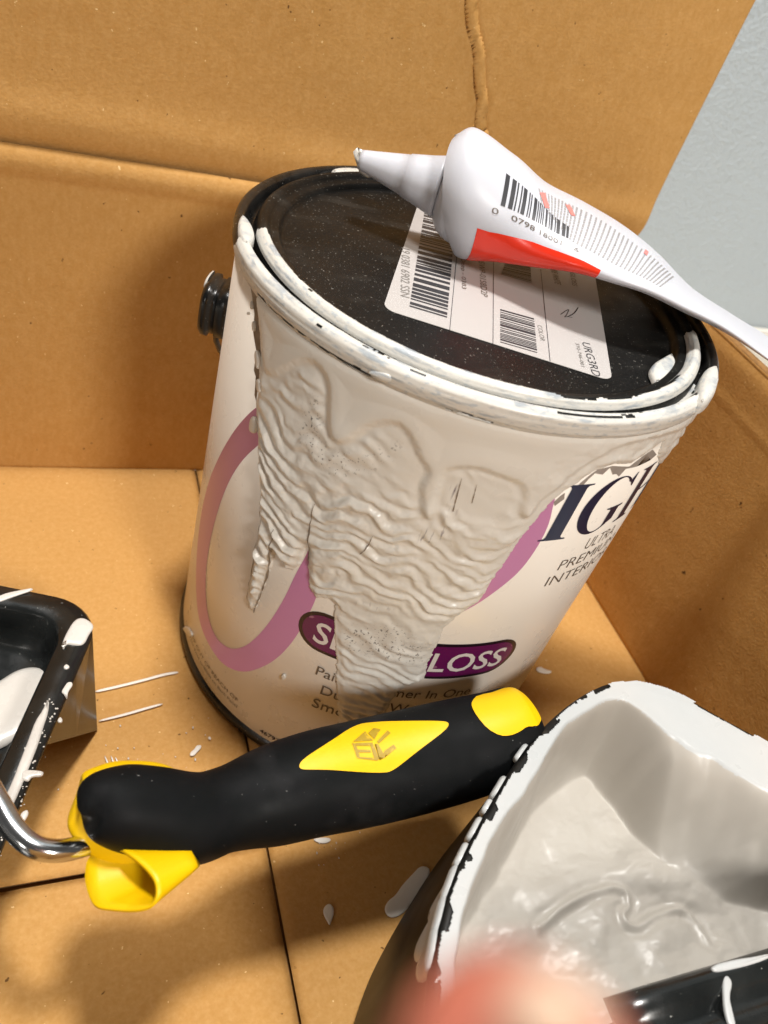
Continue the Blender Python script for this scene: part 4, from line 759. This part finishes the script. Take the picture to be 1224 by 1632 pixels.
poo = [(-0.16603, -0.04491, 0.029), (-0.15451, -0.03549, 0.029), (-0.14943, -0.03153, 0.029), (-0.14415, -0.03035, 0.029), (-0.13983, -0.03193, 0.029), (-0.1368, -0.03453, 0.029), (-0.13638, -0.03798, 0.029), (-0.13766, -0.04284, 0.029), (-0.13849, -0.04869, 0.029), (-0.13929, -0.0549, 0.029), (-0.14212, -0.05762, 0.029), (-0.14765, -0.06041, 0.029), (-0.15341, -0.06331, 0.029), (-0.16446, -0.0684, 0.029)]
blob('paint_puddle', poo, flat_map(.0268), .0018, FRESH, tray, it=2)
stp = [(-0.13865, -0.04964, 0.032), (-0.13783, -0.05027, 0.032), (-0.13802, -0.05547, 0.032), (-0.14003, -0.0598, 0.032), (-0.14116, -0.06706, 0.032), (-0.14341, -0.07317, 0.032), (-0.14557, -0.07975, 0.032), (-0.14783, -0.08604, 0.032), (-0.15002, -0.09145, 0.032), (-0.15284, -0.09676, 0.032), (-0.15585, -0.10609, 0.032), (-0.15817, -0.10374, 0.032), (-0.15468, -0.09482, 0.032), (-0.1516, -0.08759, 0.032), (-0.14857, -0.07929, 0.032), (-0.14613, -0.07162, 0.032), (-0.14394, -0.06474, 0.032), (-0.14205, -0.05803, 0.032), (-0.13966, -0.05398, 0.032)]
def slope_map(a, b, off):
    p_ = Vector((a, b, 0)); aa = KX - p_.dot(tu); z = ZT + .0002 if aa < .0108 else (ZT - .0012 + (aa - .0108) / (.0150 - .0108) * (.030 - ZT + .0012) if aa < .015 else .030 - (aa - .015) / .0035 * .008)
    return (a, b, max(z, .0215) + off + .0008)
stp2 = [tuple(p_[:2]) for p_ in [(-0.13847, -0.05781, 0.044), (-0.13768, -0.05841, 0.044), (-0.13806, -0.06334, 0.044), (-0.13939, -0.06803, 0.044), (-0.14086, -0.07442, 0.044), (-0.143, -0.08093, 0.044), (-0.14505, -0.08717, 0.044), (-0.14704, -0.09276, 0.044), (-0.14929, -0.09829, 0.044), (-0.15196, -0.10372, 0.044), (-0.15482, -0.11256, 0.044), (-0.15671, -0.1104, 0.044), (-0.15375, -0.1009, 0.044), (-0.15116, -0.09395, 0.044), (-0.14827, -0.08668, 0.044), (-0.14613, -0.07936, 0.044), (-0.14388, -0.07216, 0.044), (-0.14209, -0.06576, 0.044), (-0.13982, -0.0619, 0.044)]]
blob('paint_streak', stp2, lambda a, b, c: (a, b, ZT - .0004 + c), .0009, FRESH, tray, it=1)

# ================================================================== PAINT TUB (lower right)
tub = thing('paint_tub', 'black handheld paint tub caked inside with off white paint, lower right corner', 'paint tub')
HT = .088
rimpx = [tuple(p_[:2]) for p_ in [(0.09929, -0.13255, 0.088), (0.08648, -0.12053, 0.088), (0.07513, -0.10952, 0.088), (0.06565, -0.10408, 0.088), (0.05592, -0.10137, 0.088), (0.04426, -0.10228, 0.088), (0.02942, -0.1074, 0.088), (0.01222, -0.11634, 0.088), (-0.00197, -0.12625, 0.088), (-0.01429, -0.13638, 0.088), (-0.02595, -0.14665, 0.088), (-0.03576, -0.15646, 0.088), (-0.04345, -0.16645, 0.088), (-0.04985, -0.17715, 0.088), (-0.05489, -0.18839, 0.088), (-0.05733, -0.19789, 0.088)]]
rim_poly = rimpx + [(-.0530, -.2005), (-.046, -.2065), (-.034, -.2085), (.0, -.2085), (.06, -.2085), (.100, -.2075), (.118, -.200), (.126, -.186), (.127, -.170), (.121, -.1545)]
rp = smooth_path(rim_poly + [rim_poly[0]], 240)[:-1]; rp = [tuple(p_) for p_ in rp]
def inset(P, d):
    P = np.array(P); n = len(P); A_ = .5 * sum(P[i, 0] * P[(i + 1) % n, 1] - P[(i + 1) % n, 0] * P[i, 1] for i in range(n)); sg = 1 if A_ > 0 else -1
    t = np.roll(P, -1, 0) - np.roll(P, 1, 0); t /= np.linalg.norm(t, axis=1, keepdims=True) + 1e-12
    return P + sg * d * np.stack([-t[:, 1], t[:, 0]], 1)
def zr(P, z): return [(p_[0], p_[1], z) for p_ in P]
rings = [zr(inset(rp, .0010), .0008), zr(inset(rp, -.0022), .0015), zr(inset(rp, -.0032), .005), zr(inset(rp, -.0016), .045), zr(inset(rp, .0012), HT - .006), zr(inset(rp, -.0002), HT - .005), zr(inset(rp, -.0006), HT - .0025), zr(inset(rp, .0000), HT - .0008), zr(inset(rp, .0016), HT), zr(inset(rp, .0034), HT - .0005), zr(inset(rp, .0040), HT - .003), zr(inset(rp, .0050), .03)]
TUBBLK = mat('matte_black_tub_plastic', (.006, .006, .0058), .48, noise=[(60, .5, (.016, .014, .011), None), (40, .8, (.06, .052, .042), (1, 1, .3))], bump=[(260, .1, .0005)], spec=.25)
obj('tub_body', loft(rings, cap=(True, False)), TUBBLK, tub)
gx_ = np.arange(-.066, .130, .0004); gy_ = np.arange(-.2095, -.090, .0004); X, Y = np.meshgrid(gx_, gy_)
dR = sdf(X, Y, rp)
# lip width: narrow on the left wall, broad on the far right wall
wx = sstep(.048, .062, X) * sstep(-.190, -.165, Y); wl = .0044 + .0150 * wx + .0034 * (fbm(X * 48, Y * 48, 5, 3) - .5) * (1 + 1.2 * wx) + .004 * np.exp(-((X - .052) / .007) ** 2 - ((Y + .104) / .009) ** 2)
lip = HT + .0006 - .10 * np.maximum(dR - .004, 0) * wx - 2.2 * np.maximum(dR - wl * .9, 0) ** 1 * 0
floor_z = .047 + .0080 * (fbm(X * 30, Y * 52, 15, 2) - .5) + .0011 * (fbm(X * 120, Y * 190, 73, 3) - .5) + .0018 * soft(fbm(X * 70 + 3 * fbm(X * 30, Y * 30, 2), Y * 130 + 4 * fbm(X * 25, Y * 25, 4), 6, 2)) * sstep(.35, .6, fbm(X * 30, Y * 30, 66))
cs = np.array([p_[:2] for p_ in [(0.00697, -0.16235, 0.047), (0.01877, -0.15816, 0.047), (0.02991, -0.15619, 0.047), (0.03886, -0.15642, 0.047), (0.04281, -0.15865, 0.047), (0.04172, -0.16263, 0.047), (0.03773, -0.16492, 0.047), (0.03795, -0.16798, 0.047), (0.04153, -0.1693, 0.047), (0.04918, -0.16759, 0.047), (0.05873, -0.16741, 0.047), (0.06351, -0.17043, 0.047), (0.06476, -0.17642, 0.047), (0.06468, -0.17881, 0.047)]])
cs = np.array(smooth_path([tuple(c_) for c_ in cs], 420)); dd = np.full(X.shape, 1e9)
for c_ in cs: dd = np.minimum(dd, (X - c_[0]) ** 2 + (Y - c_[1]) ** 2)
dd = np.sqrt(dd); floor_z = floor_z + (.0008 * np.exp(-(dd / .0012) ** 2) - .0005 * np.exp(-((dd - .0026) / .0014) ** 2)) * (.35 + .8 * sstep(.3, .6, fbm(X * 45, Y * 45, 47)))
drop = sstep(0, 1, (dR - wl) / (.010 + .010 * wx))
ledge = .004 * np.exp(-((drop - .55) / .08) ** 2)
Zp = lip * (1 - drop) + floor_z * drop + ledge * 0 + .0006 * (fbm(X * 50, Y * 50, 8) - .5) * drop * (1 - drop) * 4 + .00012 * (fbm(X * 300, Y * 300, 18, 2) - .5)
near = (Y < -.1925 + .003 * (fbm(X * 100, Y * 0, 3) - .5)) & (X > -.012)
cvr = (dR > .0003 + .0016 * sstep(.60, .68, fbm(X * 120, Y * 120, 33))) & ~near
P = np.stack([X, Y, Zp], -1); keep = cvr[:-1, :-1] & cvr[1:, :-1] & cvr[:-1, 1:] & cvr[1:, 1:]
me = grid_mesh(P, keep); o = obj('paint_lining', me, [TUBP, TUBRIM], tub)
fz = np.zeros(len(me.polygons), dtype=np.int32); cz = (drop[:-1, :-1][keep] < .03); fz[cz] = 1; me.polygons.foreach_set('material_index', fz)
# drips over the outside of the left wall
dr = inset(rp, -.0006); L_ = np.r_[0, np.cumsum(np.linalg.norm(np.diff(dr, axis=0), axis=1))]
def outer_map(a, b, off):
    j = min(max(np.searchsorted(L_, a) - 1, 0), len(dr) - 2); f = (a - L_[j]) / (L_[j + 1] - L_[j] + 1e-12); p_ = dr[j] * (1 - f) + dr[j + 1] * f
    t = dr[j + 1] - dr[j]; t = t / np.linalg.norm(t); n_ = np.array((t[1], -t[0]))
    cen = np.array((.03, -.16)); n_ = n_ if (p_ - cen) @ n_ > 0 else -n_
    p_ = p_ + n_ * (off + (.0 if b > HT - .0045 else -.0012)) 
    return (p_[0], p_[1], b)
def arc_at(px):
    d_ = np.linalg.norm(dr - np.array(px[:2]), axis=1); return float(L_[int(d_.argmin())])
for pc, wd, dep in zip([(0.00261, -0.1229, 0.088), (-0.01083, -0.13344, 0.088), (-0.01695, -0.13856, 0.088), (-0.02368, -0.1446, 0.088), (-0.0301, -0.15049, 0.088), (-0.0366, -0.15716, 0.088), (-0.04178, -0.16392, 0.088), (-0.04673, -0.17193, 0.088), (0.02942, -0.1074, 0.088), (0.04426, -0.10228, 0.088)], (.0040, .0050, .0028, .0046, .0042, .0070, .0075, .0060, .0, .0), (.005, .010, .006, .009, .007, .022, .026, .018, .004, .003)):
    if wd == 0: continue
    a = arc_at(pc); blob('paint_drip', [(a - wd, HT + .0002), (a + wd, HT + .0002), (a + wd * .95, HT - dep * .55), (a + wd * .5, HT - dep), (a - wd * .4, HT - dep * 1.02), (a - wd * .9, HT - dep * .6)], outer_map, .0011, TUBRIM, tub)
# unpainted near edge of the tub with its raised grip
gp = [(-0.00372, -0.19446, 0.088), (0.00125, -0.19218, 0.088), (0.02379, -0.19215, 0.088), (0.04999, -0.19214, 0.088), (0.07659, -0.19221, 0.088)]
gpa = [Vector(p_[:3]) for p_ in gp]
rg = []
for i, t in enumerate(np.linspace(0, 1, 30)):
    x = -.006 + .125 * t; y = -.1945 - .0 * t; hh = .0015 + .0045 * min(1, t * 12) ** .5
    rg.append([(x, y - .010 * k_ , HT - .001 + hh * m_) for k_, m_ in ((-.25, -.6), (-.22, .3), (-.1, .8), (.15, 1.0), (.5, .82), (.75, .35), (1.0, .75), (1.3, .95), (1.5, .3), (1.5, -.8))])
obj('grip_edge', loft(rg), TRAYBLK, tub)
for pts in ([(0.02721, -0.19577, 0.092), (0.02862, -0.19623, 0.092), (0.02892, -0.19813, 0.092), (0.02564, -0.20072, 0.092), (0.02434, -0.2041, 0.092), (0.02308, -0.2074, 0.092), (0.02094, -0.2069, 0.092), (0.02208, -0.20316, 0.092), (0.02475, -0.19904, 0.092)], [(0.02492, -0.19295, 0.092), (0.03359, -0.19321, 0.092), (0.03988, -0.1939, 0.092), (0.04572, -0.19415, 0.092), (0.04481, -0.19526, 0.092), (0.03757, -0.19564, 0.092), (0.02981, -0.19524, 0.092), (0.02468, -0.19476, 0.092)]):
    blob('paint_smear', pts, flat_map(HT + .0042), .0006, TUBRIM, tub)

# ================================================================== HAND OF THE PHOTOGRAPHER
person = thing('person', 'blurred fingertip of the photographer poking in at the bottom edge', 'person')
CR = cam.matrix_world.to_3x3(); CO = cam.matrix_world.translation
def cp(x, y, z): return CO + CR @ Vector((x, y, z))     # the hand holds the camera, so its joints are measured from it
def skinned(name, chain, radii, material, edges=None, sub=2):
    me = bpy.data.meshes.new(name); me.from_pydata([tuple(c) for c in chain], edges or [(i, i + 1) for i in range(len(chain) - 1)], []); me.update()
    o = bpy.data.objects.new(name, me); me.materials.append(material); link(o, person)
    sk_ = o.modifiers.new('skin', 'SKIN'); sk_.use_smooth_shade = True
    for i, v_ in enumerate(me.skin_vertices[0].data): v_.radius = (radii[i], radii[i]); v_.use_root = (i == 0)
    ss = o.modifiers.new('sub', 'SUBSURF'); ss.levels = sub; ss.render_levels = sub; return o
base = (.004, -.055, .045)
ch = [cp(.010, -.125, .060), cp(.012, -.098, .040), cp(.012, -.070, .018)]; rd = [.020, .022, .020]; ed = [(0, 1), (1, 2)]
def finger(pts, rs):
    k = len(ch); ch.extend(cp(*p_) for p_ in pts); rd.extend(rs); ed.append((2, k)); ed.extend((i, i + 1) for i in range(k, k + len(pts) - 1))
finger([(.006, -.046, .000), (.0046, -.026, -.0175), (.0034, -.0170, -.0200), (.0030, -.0112, -.0208)], [.0105, .0068, .0042, .0030])
finger([(.034, -.055, .006), (.040, -.034, .018), (.036, -.022, .034)], [.0098, .0085, .0070])
finger([(.038, -.066, .022), (.046, -.046, .034), (.041, -.034, .050)], [.0098, .0085, .0070])
finger([(.036, -.078, .036), (.044, -.060, .050), (.040, -.048, .062)], [.0092, .0080, .0066])
finger([(-.022, -.066, .010), (-.034, -.048, .020), (-.036, -.030, .026)], [.0110, .0095, .0080])
skinned('hand', ch, rd, SKIN, ed)
nl = [cp(.0036 + .0011 * math.cos(a), -.0112 + .0009 * math.sin(a), -.0172 + .0002 * math.cos(2 * a)) for a in [2 * math.pi * i / 16 for i in range(16)]]
o = obj('fingernail', mesh([tuple(p_) for p_ in nl], [tuple(range(16))]), NAIL, person); md = o.modifiers.new('t', 'SOLIDIFY'); md.thickness = .0005
